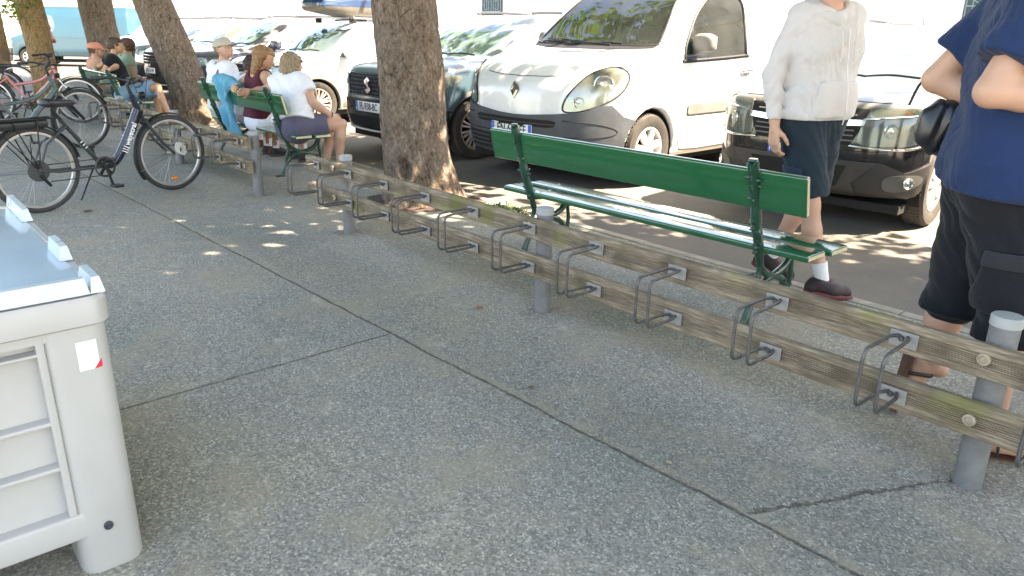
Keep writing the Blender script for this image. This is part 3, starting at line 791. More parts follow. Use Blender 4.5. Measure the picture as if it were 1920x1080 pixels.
class Car:
    def __init__(s, hw, side, wz, wheels, wr, step, front_k=(.16, .26), rear_k=(.08, .2), arch=1.13, round_=.07, name='car_body', wtrack=None):
        s.hw, s.side, s.wz, s.wheels, s.wr = hw, side, wz, wheels, wr
        L = max(p[0] for p in side); s.L = L; s.fk, s.rk = front_k, rear_k; s.arch = arch
        ys = np.arange(-.3, L + .6, .02); zs = np.arange(-.1, 2.3, .02)
        sp = [(p.x, p.y) for p in catmull([Vector((a, b, 0)) for a, b in side], 5, True)]
        G = poly_sdf(ys[:, None].astype(np.float32), zs[None, :].astype(np.float32), sp)
        wzz, ww = [q[0] for q in wz], [q[1] for q in wz]
        def f(X, Y, Z):
            ax = np.abs(X); u = np.clip(ax/hw, 0, 1.3)
            sh = front_k[0]*u**2 + front_k[1]*u**7; wf = np.clip((2.2 - Y)/2.0, 0, 1)
            shr = rear_k[0]*u**2 + rear_k[1]*u**8; wrr = np.clip((Y - (L-1.5))/1.2, 0, 1)
            y2 = Y - sh*wf + shr*wrr
            yi = np.clip((y2 + .3)/.02, 0, len(ys)-2.001); zi = np.clip((Z + .1)/.02, 0, len(zs)-2.001)
            yi, zi = np.broadcast_arrays(yi, zi); a = yi.astype(int); b = zi.astype(int); fa = yi-a; fb = zi-b
            d1 = G[a, b]*(1-fa)*(1-fb) + G[a+1, b]*fa*(1-fb) + G[a, b+1]*(1-fa)*fb + G[a+1, b+1]*fa*fb
            w = np.interp(Z, wzz, ww); d2 = (ax - w)*.95
            d = smax(d1, d2, round_)
            for (yw, zw) in wheels:
                c = np.sqrt((Y-yw)**2 + (Z-zw)**2) - wr*arch
                d = smax(d, -np.maximum(c, (hw - .32) - ax), .012)
            return d
        s.V, s.F = sdf_mesh(f, (-hw-.08, -.12, .1), (hw+.08, L+.1, max(p[1] for p in side)+.06), step, 3)
        s.bvh = BVHTree.FromPolygons([tuple(v) for v in s.V], [tuple(q) for q in s.F])
    def ray(s, m, u, v):
        if m == 'L': o, d = Vector((3, u, v)), Vector((-1, 0, 0))
        elif m == 'R': o, d = Vector((-3, u, v)), Vector((1, 0, 0))
        elif m == 'F': o, d = Vector((u, -3, v)), Vector((0, 1, 0))
        elif m == 'B': o, d = Vector((u, s.L+3, v)), Vector((0, -1, 0))
        elif m == 'T': o, d = Vector((u, v, 4)), Vector((0, 0, -1))
        else:   # 'C': u is an angle round the front of the car in degrees, v the height
            a = R(u); dd = Vector((math.sin(a), -math.cos(a), 0)); o = Vector((0, 1.0, v)) + dd*4; d = -dd
        h = s.bvh.ray_cast(o, d)
        if h[0] is None:
            h = s.bvh.find_nearest(o + d*2.1); return h[0], h[1], d
        return h[0], h[1], d
    def pt(s, m, u, v, off=0): p, n, d = s.ray(m, u, v); return p - d*off
    def patch(s, name, m, poly, material, parent, off=.006, res=.04, smooth_poly=True, thick=.012, mats=None):
        pts = [Vector((a, b, 0)) for a, b in poly]
        if smooth_poly: pts = catmull(pts, 5, True)
        k = 50 if m == 'C' else 1     # degrees versus metres
        bd = []
        for a, b in zip(pts, pts[1:] + pts[:1]):
            n = max(1, int(math.hypot((b.x-a.x)/k*1.0, b.y-a.y)/res))
            bd += [a.lerp(b, i/n) for i in range(n)]
        xs = [p.x for p in bd]; zs = [p.y for p in bd]
        inn = []; P2 = [(p.x, p.y) for p in bd]
        def inside(x, y):
            c = False
            for i in range(len(P2)):
                x1, y1 = P2[i]; x2, y2 = P2[i-1]
                if (y1 > y) != (y2 > y) and x < (x2-x1)*(y-y1)/(y2-y1)+x1: c = not c
            return c
        for x in np.arange(min(xs), max(xs), res*k):
            for y in np.arange(min(zs), max(zs), res):
                if inside(x, y): inn.append((x, y))
        allp = [Vector((p[0]/k, p[1])) for p in P2 + inn]; n = len(P2)
        r = delaunay_2d_cdt(allp, [(i, (i+1) % n) for i in range(n)], [], 1, 1e-5)
        vs2, fs = [Vector((v.x*k, v.y)) for v in r[0]], r[2]
        top = [s.pt(m, v.x, v.y, off) for v in vs2]
        b = MB(); b.add(top, fs)
        # rim turned inwards so the patch has thickness
        edges = {}
        for f in fs:
            for i in range(3):
                e = (f[i], f[(i+1) % 3]); edges[e] = edges.get(e, 0) + 1
        be = [e for e in edges if (e[1], e[0]) not in edges]
        for (i, j) in be:
            _, _, d = s.ray(m, vs2[i].x, vs2[i].y); b.add([top[i], top[j], top[j]+d*thick, top[i]+d*thick], [(1, 0, 3, 2)])
        o = b.build(name, material, parent, fix=False)
        bm = bmesh.new(); bm.from_mesh(o.data); bmesh.ops.remove_doubles(bm, verts=bm.verts, dist=1e-5); bmesh.ops.recalc_face_normals(bm, faces=bm.faces)
        bm.to_mesh(o.data); bm.free(); o.data.polygons.foreach_set("use_smooth", [True]*len(o.data.polygons)); o.data.set_sharp_from_angle(angle=R(50))
        return o
    def line(s, b, m, pts, r=.004, off=.0, closed=False, n=8, squash=None):
        P = catmull([Vector((a, c, 0)) for a, c in pts], n, closed)
        b.tube([s.pt(m, p.x, p.y, off) for p in P], r, 6, closed=closed)
    def poly_line(s, b, m, pts, r=.004, off=0, n=6):
        out = []
        for a, c in zip(pts, pts[1:]):
            for k in range(n): out.append((a[0]+(c[0]-a[0])*k/n, a[1]+(c[1]-a[1])*k/n))
        out.append(pts[-1]); b.tube([s.pt(m, p[0], p[1], off) for p in out], r, 6)
    def body(s, name, material, parent, cuts=()):
        V, F = s.V, s.F
        if cuts:
            C = V[F].mean(1); keep = np.ones(len(F), bool)
            for (m, poly) in cuts:
                pl = [(p.x, p.y) for p in catmull([Vector((a, b, 0)) for a, b in poly], 5, True)]
                if m == 'F': U, W, ok = C[:, 0], C[:, 2], C[:, 1] < 2.0
                else: U, W, ok = C[:, 1], C[:, 2], (C[:, 0] > .3 if m == 'L' else C[:, 0] < -.3)
                keep &= ~((poly_sdf(U, W, pl) < .004) & ok)
            F = F[keep]
        return np_mesh(name, [(V, F)], material, parent)

def wheel(parent, x, y, z, r, side, style='spoke7', rim=ALLOY, w=.2, rr=.62):
    """wheel > tyre, rim; outer face towards side*x"""
    b = MB(); hw = w/2; prof = []
    for a in np.linspace(-1, 1, 13): prof.append((r - .012*abs(a)**3 - (.03 if abs(a) > .99 else 0), a*hw*.86))
    prof = [(r*rr+.004, -hw*.8), (r*.8, -hw), (r*.94, -hw*.95)] + prof[1:-1] + [(r*.94, hw*.95), (r*.8, hw), (r*rr+.004, hw*.8)]
    b.lathe(prof, (x, y, z), 'X', 56, False)
    for k in range(56):       # tread blocks
        a = 2*math.pi*k/56
        for xx in (-.055, -.018, .018, .055):
            c = Vector((x+xx, y + math.cos(a)*r, z + math.sin(a)*r)); M = Matrix.Translation(c) @ Matrix.Rotation(a, 4, 'X')
            b.box((-.014, -.006, -.011), (.014, .004, .011), M)
    ty = b.build('tyre', TYRE, parent, smooth=40)
    g = MB(); R1 = r*rr; xo = x + side*hw*.72
    g.lathe([(R1+.004, -side*0), (R1+.004, side*.012), (R1-.012, side*.014), (R1-.02, -side*.01), (R1-.03, -side*.10)], (xo, y, z), 'X', 48, False)
    n = 7 if style == 'spoke7' else 10
    for k in range(n):
        a = 2*math.pi*k/n + .3
        for (da, wi) in (((0, .030),) if style == 'spoke7' else ((-.13, .012), (.13, .012))):
            u = Vector((0, math.cos(a+da*.4), math.sin(a+da*.4))); v = Vector((0, math.cos(a+da), math.sin(a+da)))
            p0 = Vector((xo+side*.012, y, z)) + u*.035; p1 = Vector((xo+side*.004, y, z)) + v*(R1-.012)
            t = Vector((0, -v.z, v.y)); wo = wi*(1.25 if style == 'spoke7' else 1)
            q = Vector((side*.006, 0, 0)); dn = Vector((-side*.025, 0, 0))
            vs = [p0-t*wi*.75, p0+t*wi*.75, p1+t*wo, p1-t*wo, p0+q, p1+q, p0-t*wi+dn, p0+t*wi+dn, p1+t*wo+dn, p1-t*wo+dn]
            g.add(vs, [(0,4,5,3),(4,1,2,5),(1,7,8,2),(3,9,6,0),(6,9,8,7)])
    g.lathe([(0, side*.022), (.028, side*.02), (.038, side*.012), (.045, -side*.03)], (xo, y, z), 'X', 20)
    rm = g.build('rim', rim, ty, smooth=35)
    MB().lathe([(0, 0), (R1-.03, 0)], (xo-side*.09, y, z), 'X', 24).build('brake_backing', mat('rusty_brake', (.10, .04, .025), .8, nscale=20, var=.4), ty)
    return ty
def mirror(car, parent, side, y, z, x, material, shell=None):
    """door mirror: foot, housing, glass"""
    s = side
    def f(X, Y, Z):
        xx = (X - s*(x+.125))/.115; yy = (Y - y)/.075; zz = (Z - z)/.085
        d = ((np.abs(xx)**3 + np.abs(yy)**2.6 + np.abs(zz)**3)**(1/3) - 1)*.08
        return smin(d, cone_sdf(X, Y, Z, (s*(x-.03), y+.02, z-.10), (s*(x+.06), y, z-.07), .028, .022), .03)
    a, b = sorted((s*(x-.07), s*(x+.26)))
    V, F = sdf_mesh(f, (a, y-.1, z-.16), (b, y+.1, z+.11), .0125)
    m = np_mesh('door_mirror', [(V, F)], material, parent)
    MB().bbox((min(s*(x+.04), s*(x+.21)), y+.0665, z-.055), (max(s*(x+.04), s*(x+.21)), y+.076, z+.06), .004, axis=1).build('mirror_glass', CHROME, m)
    return m
def plate(car, parent, u, v, text, band_right=False, w=.52, h=.11, tilt=0):
    p = car.pt('F', u, v, .0); c = Vector((u, p.y-.02, v))
    b = MB().bbox((u-w/2, c.y-.004, v-h/2), (u+w/2, c.y+.004, v+h/2), .006, axis=1).build('number_plate', PLATEW, parent, smooth=40)
    for s in (-1,) + ((1,) if band_right else ()):
        x0 = u + s*(w/2-.021)
        k = MB().box((x0-.02, c.y-.0062, v-h/2+.002), (x0+.02, c.y-.0048, v+h/2-.002)).build('plate_band', PLATEB, b)
        g = MB()
        for i in range(12):
            a = i*math.pi/6; g.lathe([(0, -.001), (.0022, 0)], (x0+.011*math.cos(a), c.y-.0065, v+.022+.011*math.sin(a)), 'Y', 5)
        if s < 0: 
            g.build('star_ring', mat('plate_yellow', (.8, .65, .05), .5), k)
            text_mesh('F', .04, PLATEW, 'country_letter', k, Matrix.Translation((x0, c.y-.0068, v-.028)) @ Matrix.Rotation(R(90), 4, 'X'), .001)
    if text: text_mesh(text, .105, INK, 'plate_number', b, Matrix.Translation((u+.005, c.y-.0056, v-.001)) @ Matrix.Rotation(R(90), 4, 'X') @ Matrix.Diagonal((.80, 1.05, 1, 1)), .0008)
    return b
def shut_lines(car, parent, lines, name='shut_line'):
    for (m, pts) in lines:
        b = MB(); car.poly_line(b, m, pts, .0045, -.001); b.build(name, mat('dark_panel_gap', (.02, .02, .02), .9), parent)
def liners(car, parent):
    b = MB()
    for (yw, zw) in car.wheels:
        for s in (-1, 1):
            x0, x1 = s*(car.hw-.31), s*(car.hw-.035); r = car.wr*car.arch - .012; n = 20; vs = []
            for k in range(n+1):
                a = math.pi*(-.12 + 1.24*k/n); vs += [(x0, yw+r*math.cos(a), zw+r*math.sin(a)), (x1, yw+r*math.cos(a), zw+r*math.sin(a))]
            b.add(vs, [(2*k, 2*k+1, 2*k+3, 2*k+2) for k in range(n)])
    b.box((-car.hw+.12, .25, .17), (car.hw-.12, car.L-.25, .24))
    b.build('underbody', UNDER, parent, fix=False)
def headlight(car, parent, m, poly, bulbs, off=.004, refl=None):
    h = car.patch('headlight', m, poly, refl or REFLECTOR, parent, .003, .03)
    g = MB()
    for (u, v, r) in bulbs:
        p = car.pt(m, u, v, 0); _, _, d = car.ray(m, u, v)
        q = (-d).to_track_quat('Z', 'Y').to_matrix().to_4x4(); M = Matrix.Translation(p) @ q; k = MB()
        k.lathe([(r, -.004), (r*1.02, .006), (r*.94, .009), (r*.85, .004), (r*.55, -.0), (r*.3, .002), (r*.28, .006), (0, .008)], (0, 0, 0), 'Z', 24)
        g.add([M @ Vector(v_) for v_ in k.v], k.f)
    g.build('lamp_bowl', mat('bright_lamp_bowl', (.75, .77, .75), .12, .9, nscale=30, var=.15), h, smooth=40)
    car.patch('lens', m, poly, LENS, h, .011, .03, thick=.01)
    return h
def seat(parent, x, y, m, z=.62):
    def f(X, Y, Z):
        d = cone_sdf(X, Y, Z, (x, y+.02, z), (x, y+.16, z+.5), .11, .09)
        d = smin(d, cone_sdf(X, Y, Z, (x-.14, y+.02, z), (x-.12, y+.15, z+.45), .07, .06), .06)
        d = smin(d, cone_sdf(X, Y, Z, (x+.14, y+.02, z), (x+.12, y+.15, z+.45), .07, .06), .06)
        d = smin(d, cone_sdf(X, Y, Z, (x-.07, y+.19, z+.72), (x+.07, y+.19, z+.72), .075, .075), .02)
        d = smin(d, cone_sdf(X, Y, Z, (x, y-.35, z-.05), (x, y, z-.05), .17, .17), .05)
        return d
    V, F = sdf_mesh(f, (x-.28, y-.6, z-.3), (x+.28, y+.36, z+.86), .03); return np_mesh('seat', [(V, F)], m, parent)

# ---------------------------------------------------------------- the white van
def white_van():
    side = [(.07,.25),(.01,.36),(-.01,.55),(.0,.72),(.02,.86),(.10,1.0),(.24,1.085),(.5,1.145),(.78,1.185),(.95,1.215),(1.12,1.33),(1.36,1.52),(1.60,1.69),(1.85,1.79),(2.3,1.835),(3.3,1.84),(4.0,1.80),(4.16,1.6),(4.2,1.1),(4.2,.6),(4.15,.28),(3.8,.22),(2.1,.2),(.4,.22)]
    wz = [(.1,.83),(.25,.86),(.45,.905),(.7,.915),(.95,.905),(1.15,.885),(1.4,.835),(1.65,.77),(1.85,.68)]
    c = Car(.915, side, wz, [(.88,.33),(3.58,.33)], .325, .024, (.15,.30), (.04,.1), 1.14, .09)
    t = empty('delivery_van', (-5.887, 5.128, 0), R(3.7), 'white delivery van with dark plastic bumper parked behind the empty green bench', 'van')
    ws = [(-.70,1.235),(-.35,1.225),(.35,1.225),(.70,1.235),(.735,1.28),(.66,1.50),(.575,1.70),(.52,1.735),(0,1.75),(-.52,1.735),(-.575,1.70),(-.66,1.50),(-.735,1.28)]
    win = [(1.36,1.115),(1.40,1.105),(2.43,1.145),(2.475,1.18),(2.49,1.55),(2.46,1.68),(2.38,1.72),(2.05,1.715),(1.82,1.66),(1.58,1.50),(1.40,1.28),(1.35,1.16)]
    b = c.body('body', WHITE, t, [('F', ws), ('L', win), ('R', win)])
    liners(c, t)
    w = c.patch('windscreen', 'F', ws, SEEGLASS, t, .004, .06, thick=.004)
    g = MB(); c.line(g, 'F', ws, .016, -.004, True, 4); g.build('windscreen_seal', RUBBER, w, smooth=60)
    for m in ('L', 'R'):
        w = c.patch('side_window', m, win, SEEGLASS, t, .0, .06, thick=.004)
        g = MB(); c.line(g, m, win, .019, -.003, True, 4); g.build('window_seal', RUBBER, w, smooth=60)
    # bumper wraps round the nose, dark dusty plastic
    bump = [(-79,.60),(-70,.60),(-58,.66),(-52,.755),(-46,.75),(-40,.70),(-26,.665),(-10,.64),(0,.635),(10,.64),(26,.665),(40,.70),(46,.75),(52,.755),(58,.66),(70,.60),(79,.60),(80,.45),(79,.30),(60,.275),(30,.262),(0,.262),(-30,.262),(-60,.275),(-79,.30),(-80,.45)]
    bp = c.patch('bumper', 'C', bump, PLAST, t, .022, .035, False, .03)
    slot = [(-27,.60),(-24,.61),(0,.605),(24,.61),(27,.60),(26,.555),(22,.545),(0,.54),(-22,.545),(-26,.555)]
    sl = c.patch('grille_slot', 'C', slot, UNDER, bp, .027, .03, False, .01)
    g = MB(); c.line(g, 'C', [(-26,.575),(0,.572),(26,.575)], .004, .028); g.build('grille_bar', PLAST, sl)
    for s in (-1, 1):
        lo = c.patch('lower_intake', 'C', [(s*16,.44),(s*36,.45),(s*34,.30),(s*17,.29)], UNDER, bp, .027, .03, False, .01)
        for z in (.33, .37, .41):
            g = MB(); c.line(g, 'C', [(s*17,z),(s*26,z+.002),(s*34,z+.006)], .006, .026); g.build('intake_slat', PLAST, lo)
        g = MB(); p = c.pt('C', s*43, .37, .026); g.lathe([(.0,-.008),(.03,-.004),(.034,0)], tuple(p), 'Y', 16); g.build('fog_lamp', PLASTG, bp)
        g = MB(); c.line(g, 'C', [(s*30,.615),(s*44,.60),(s*53,.56),(s*55,.52),(s*50,.49),(s*38,.475),(s*12,.47)], .005, .021); g.build('moulding_line', UNDER, bp)
    lc = c.patch('lower_intake', 'F', [(-.24,.30),(.24,.30),(.26,.43),(-.26,.43)], UNDER, bp, .027, .04, False, .01)
    plate(c, t, 0.0, .50, 'EN-643-EF', True)
    for s in (-1, 1):
        hp = [(s*30,.700),(s*36,.695),(s*44,.735),(s*52,.80),(s*58,.88),(s*61,.97),(s*60,1.03),(s*56,1.065),(s*50,1.06),(s*42,1.01),(s*36,.92),(s*31,.80)]
        h = headlight(c, t, 'C', hp, [(s*48,.92,.085),(s*37,.775,.048)])
        g = MB(); c.line(g, 'C', hp, .006, .012, True, 4); g.build('headlight_surround', mat('dark_panel_gap', (.02,.02,.02), .9), h)
    # bonnet seam, emblem
    shut_lines(c, t, [('F', [(-.47,.985),(-.30,.972),(0,.965),(.30,.972),(.47,.985)]), ('L', [(1.27,1.52),(1.27,1.30),(1.28,1.0),(1.29,.7),(1.31,.42),(1.40,.29),(1.7,.27),(2.6,.27),(2.62,.45),(2.62,1.6)]),
                      ('R', [(1.27,1.3),(1.28,.7),(1.31,.42),(1.4,.29),(2.6,.27),(2.62,1.6)]), ('L', [(1.05,1.28),(1.16,1.27),(1.27,1.27)]),
                      ('L', [(1.45,.225),(2.6,.205)])])
    em = c.pt('F', 0, .845, .012); g = MB(); y0 = em.y
    for i, (A, B) in enumerate((((0,.075),(.046,.0)), ((.046,.0),(0,-.075)), ((0,-.075),(-.046,.0)), ((-.046,.0),(0,.075)))):
        a, b_ = Vector((A[0], 0, A[1])), Vector((B[0], 0, B[1])); k = .55
        g.add([Vector((0,y0-.004,.845))+a, Vector((0,y0-.004,.845))+b_, Vector((0,y0-.016,.845))+b_*.75+Vector((.003*(1 if i in (0,3) else -1),0,0)), Vector((0,y0-.016,.845))+a*.75,
               Vector((0,y0-.004,.845))+a*k, Vector((0,y0-.004,.845))+b_*k], [(0,1,2,3),(3,2,5,4)])
    emb = g.build('diamond_emblem', CHROME, t, fix=False)
    MB().prism([(0,.845+.08),(.05,.845),(0,.845-.08),(-.05,.845)], 'Y', y0-.003, y0+.02).build('emblem_backing', mat('dark_emblem', (.06,.06,.07), .3), emb)
    for s in (-1, 1):
        mm = mirror(c, t, s, 1.50, 1.27, .86, PLASTG)
    # cowl and wipers
    c.patch('cowl', 'F', [(-.74,1.215),(-.4,1.195),(.4,1.195),(.74,1.215),(.76,1.25),(.4,1.235),(-.4,1.235),(-.76,1.25)], RUBBER, t, .010, .05, False)
    for pts in ([(-.62,1.25),(-.45,1.27),(-.2,1.245)], [(-.28,1.232),(-.02,1.252),(.3,1.24)], ):
        g = MB(); c.line(g, 'F', pts, .009, .03); c.line(g, 'F', [(pts[0][0]+.02,pts[0][1]+.028),(pts[1][0]+.05,pts[1][1]+.01),(pts[2][0]+.1,pts[2][1]+.015)], .006, .018)
        g.build('wiper', RUBBER, t, smooth=60)
    for m in ('L', 'R'):
        c.patch('rub_strip', m, [(1.44,.62),(2.56,.62),(2.58,.64),(2.58,.70),(2.56,.715),(1.44,.715),(1.42,.70),(1.42,.64)], PLASTG, t, .014, .06, False)
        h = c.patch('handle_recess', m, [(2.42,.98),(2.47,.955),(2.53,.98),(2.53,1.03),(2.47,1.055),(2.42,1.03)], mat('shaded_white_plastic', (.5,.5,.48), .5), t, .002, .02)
        g = MB(); x = .93 if m == 'L' else -.93; g.tube([(x-.012*np.sign(x),2.37,1.0),(x+.008*np.sign(x),2.41,1.008),(x+.008*np.sign(x),2.53,1.012),(x-.012*np.sign(x),2.57,1.005)], .014, 8); g.build('door_handle', PLASTG, h, smooth=60)
    g = MB(); c.line(g, 'L', [(1.17,.985),(1.185,1.02),(1.20,.985),(1.185,.95)], .006, .001, True, 3); g.build('side_repeater', mat('clear_repeater', (.75,.72,.66), .3), t)
    for s in (-1, 1):
        for (y, z) in c.wheels: wheel(t, s*.80, y, z, .325, s, 'spoke7', mat('silver_wheel_cover', (.62,.62,.60), .4, .3))
    # cabin
    cab = MB(); cab.bbox((-.78,1.0,.75), (.78,1.36,1.20), .05, axis=0); db = cab.build('dashboard', DARKIN, t, smooth=50)
    MB().bbox((-.72,1.05,1.201), (.70,1.30,1.215), .006, axis=0).build('paper_on_dashboard', mat('pale_paper', (.6,.6,.55), .7, nscale=8, var=.3), db)
    MB().box((-.82,1.2,.26), (.82,4.1,.30)).build('cabin_floor', DARKIN, t)
    sm = mat('dark_seat_fabric', (.06,.075,.085), .9)
    for x in (-.4, .4): seat(t, x, 2.05, sm, .75)
    wh = MB(); wh.tube([(.4+.19*math.cos(a), 1.55+.07*math.sin(a), 1.12+.17*math.sin(a)) for a in np.linspace(0, 6.28, 25)[:-1]], .014, 6, closed=True); wh.tube([(.4,1.58,1.12),(.4,1.35,1.05)], .03, 8); wh.build('steering_wheel', RUBBER, t, smooth=60)
    t.scale = (1.127,)*3
    return t
white_van()

# ---------------------------------------------------------------- compact SUV built once, reused with other paint for the row behind the trees
def compact_suv(loc, rz, label, paint_m, detail=True, step=.028, text='FL-938-BC', glass=GLASS, group=None, scale=1.07, grille_style='mesh'):
    side = [(.10,.27),(.02,.36),(-.01,.55),(.0,.75),(.03,.92),(.14,1.0),(.4,1.045),(.8,1.085),(1.08,1.12),(1.35,1.28),(1.62,1.44),(1.88,1.56),(2.2,1.61),(2.9,1.61),(3.5,1.555),(3.85,1.40),(4.1,1.08),(4.17,.8),(4.15,.35),(3.9,.24),(2.1,.22),(.5,.23)]
    wz = [(.1,.82),(.3,.86),(.55,.885),(.8,.885),(1.0,.87),(1.1,.84),(1.3,.775),(1.5,.70),(1.65,.6)]
    c = Car(.8875, side, wz, [(.86,.345),(3.36,.345)], .345, step, (.12,.28), (.1,.22), 1.12, .08)
    t = empty('parked_car', loc, rz, label, 'car', group)
    b = c.body('body', paint_m, t); liners(c, t)
    ws = [(-.66,1.135),(-.3,1.12),(.3,1.12),(.66,1.135),(.69,1.17),(.62,1.35),(.56,1.50),(.5,1.53),(0,1.545),(-.5,1.53),(-.56,1.50),(-.62,1.35),(-.69,1.17)]
    c.patch('windscreen', 'F', ws, glass, t, .003, .07)
    for m in ('L', 'R'):
        w = c.patch('side_window', m, [(1.33,1.085),(1.5,1.075),(2.25,1.085),(2.25,1.50),(1.98,1.475),(1.72,1.37),(1.45,1.2)], glass, t, .003, .06)
        c.patch('rear_side_window', m, [(2.33,1.085),(3.15,1.10),(3.25,1.2),(3.2,1.43),(2.9,1.49),(2.33,1.50)], glass, t, .003, .07)
        g = MB(); c.line(g, m, [(1.24,1.075),(1.5,1.062),(2.3,1.07),(3.2,1.085),(3.5,1.2),(3.3,1.46),(2.9,1.52),(2.3,1.53),(1.98,1.505),(1.7,1.40),(1.42,1.22)], .008, 0, True, 4)
        g.build('window_trim', CHROME if detail else RUBBER, w, smooth=60)
        for (yw, zw) in c.wheels:
            r0, r1 = c.wr*c.arch-.004, c.wr*c.arch+.055; n = 22; vs = []; x = .893 if m == 'L' else -.893
            for k in range(n+1):
                a = math.pi*(-.08+1.16*k/n); ca, sa = math.cos(a), math.sin(a)
                xo = x - math.copysign(.05, x)*(1 if yw < 2 and ca < -.2 else 0)*max(0, -ca)**1.5*1.2
                vs += [(xo, yw+r0*ca, zw+r0*sa), (xo+math.copysign(.010, x), yw+(r0+.01)*ca, zw+(r0+.01)*sa), (xo+math.copysign(.006, x), yw+(r1-.008)*ca, zw+(r1-.008)*sa), (xo-math.copysign(.03, x), yw+r1*ca, zw+r1*sa), (xo-math.copysign(.06, x), yw+r0*ca, zw+r0*sa)]
            f = [(k*5+j, k*5+(j+1) % 5, k*5+5+(j+1) % 5, k*5+5+j) for k in range(n) for j in range(5)]
            MB().add(vs, f).build('wheel_arch_trim', PLASTG, t, smooth=40)
        c.patch('sill_cladding', m, [(1.28,.26),(2.95,.26),(2.95,.36),(1.28,.36)], PLASTG, t, .012, .07, False)
        shut_lines(c, t, [(m, [(1.22,1.08),(1.24,.8),(1.28,.42),(1.32,.38),(2.2,.38),(2.29,.5),(2.29,1.5)]), (m, [(2.29,.5),(2.35,.38),(3.0,.42),(3.12,.65),(3.3,.9),(3.3,1.1)])])
        g = MB(); s_ = 1 if m == 'L' else -1; g.tube([(s_*.875,2.02,.93),(s_*.9,2.05,.935),(s_*.9,2.17,.937),(s_*.875,2.2,.934)], .011, 8); g.build('door_handle', paint_m, t, smooth=60)
    # nose
    gp_ = [(-.52,.90),(-.47,.925),(.47,.925),(.52,.90),(.47,.72),(.43,.69),(-.43,.69),(-.47,.72)]
    gr = c.patch('grille', 'F', gp_, UNDER, t, .006, .05, False)
    g = MB(); c.poly_line(g, 'F', gp_ + gp_[:1], .009, .012); g.build('grille_surround', mat('gloss_black_trim', (.02,.02,.022), .15), gr, smooth=60)
    if detail:
        k = MB()
        for r_ in range(5):
            for q in range(15):
                u = -.45+q*.0643+(.032 if r_ % 2 else 0)
                if abs(u) > .46: continue
                p = c.pt('F', u, .72+r_*.044, .008); k.tube([p+Vector((-.022,0,0)), p+Vector((0,-.012,.012)), p+Vector((.022,0,0)), p+Vector((0,-.006,-.012))], .0055, 5, closed=True)
        k.build('grille_mesh', mat('dark_chrome_mesh', (.16,.16,.17), .25, .8), gr, smooth=50)
        p = c.pt('F', 0, .80, .03); e = MB()
        path = [(.055,.055),(-.01,.088),(-.062,.05),(-.05,.022),(.03,-.012),(.012,-.03),(-.055,-.048),(.0,-.088),(.062,-.05),(.05,-.022),(-.03,.012),(-.012,.03)]
        e.prism([(a*1.0, .80+b_) for a, b_ in path], 'Y', p.y-.012, p.y+.004); e.build('grille_emblem', CHROME, gr)
    else:
        for z in (.75, .81, .87):
            k = MB(); c.line(k, 'F', [(-.46,z),(0,z-.005),(.46,z)], .008, .012); k.build('grille_bar', CHROME, gr)
    lw = c.patch('front_bumper', 'C', [(-66,.50),(-60,.56),(-35,.63),(-15,.655),(15,.655),(35,.63),(60,.56),(66,.50),(66,.30),(40,.272),(0,.268),(-40,.272),(-66,.30)], mat('gloss_black_trim', (.02,.02,.022), .15), t, .012, .04, False)
    c.patch('lower_intake', 'C', [(-30,.45),(30,.45),(27,.33),(-27,.33)], UNDER, lw, .017, .04, False)
    sk = MB(); c.line(sk, 'C', [(-42,.30),(-20,.285),(20,.285),(42,.30)], .014, .018); sk.build('skid_trim', ALLOY, lw, smooth=60)
    for s in (-1, 1):
        hp = [(s*31,.80),(s*45,.79),(s*58,.82),(s*66,.88),(s*67,.93),(s*58,.945),(s*45,.935),(s*33,.90)]
        headlight(c, t, 'C', hp, [(s*52,.875,.045),(s*41,.86,.04)])
        mirror(c, t, s, 1.42, 1.14, .84, paint_m)
        for (y, z) in c.wheels: wheel(t, s*.785, y, z, .345, s, 'spoke10', DIRTYALLOY, rr=.68)
    plate(c, t, 0, .565, text)
    for x in (-.52, .52):
        g = MB(); c.line(g, 'T', [(x,2.05),(x,2.2),(x,3.0),(x,3.3)], .016, .03); g.build('roof_rail', mat('dark_roof_rail', (.05,.05,.06), .4), t, smooth=60)
    g = MB(); p = c.pt('T', 0, 3.3, 0); g.tube([p, p+Vector((0,.12,.2))], [.006,.002], 6); g.build('aerial', RUBBER, t)
    for pts in ([(-.5,1.14),(-.25,1.155),(.05,1.14)], [(.02,1.14),(.25,1.155),(.5,1.145)]):
        g = MB(); c.line(g, 'F', pts, .008, .02); g.build('wiper', RUBBER, t, smooth=60)
    t.scale = (scale,)*3
    return t, c
suv, _c = compact_suv((-8.222, 4.837, 0), R(2.0), 'slate blue compact car with black mesh grille, partly hidden behind the thick tree trunk', SLATE)
far, _c = compact_suv((-12.25, 4.85, 0), R(2), 'white car with a dark roof box, seen behind the family on the bench', WHITE, False, .035, 'DK-517-PA', scale=1.01, group='cars parked nose in along the trees')
def recolour(root, m, old):
    for o in [root] + children(root):
        if o.type == 'MESH' and o.data.materials and o.data.materials[0] == old and len(o.material_slots):
            o.material_slots[0].link = 'OBJECT'; o.material_slots[0].material = m
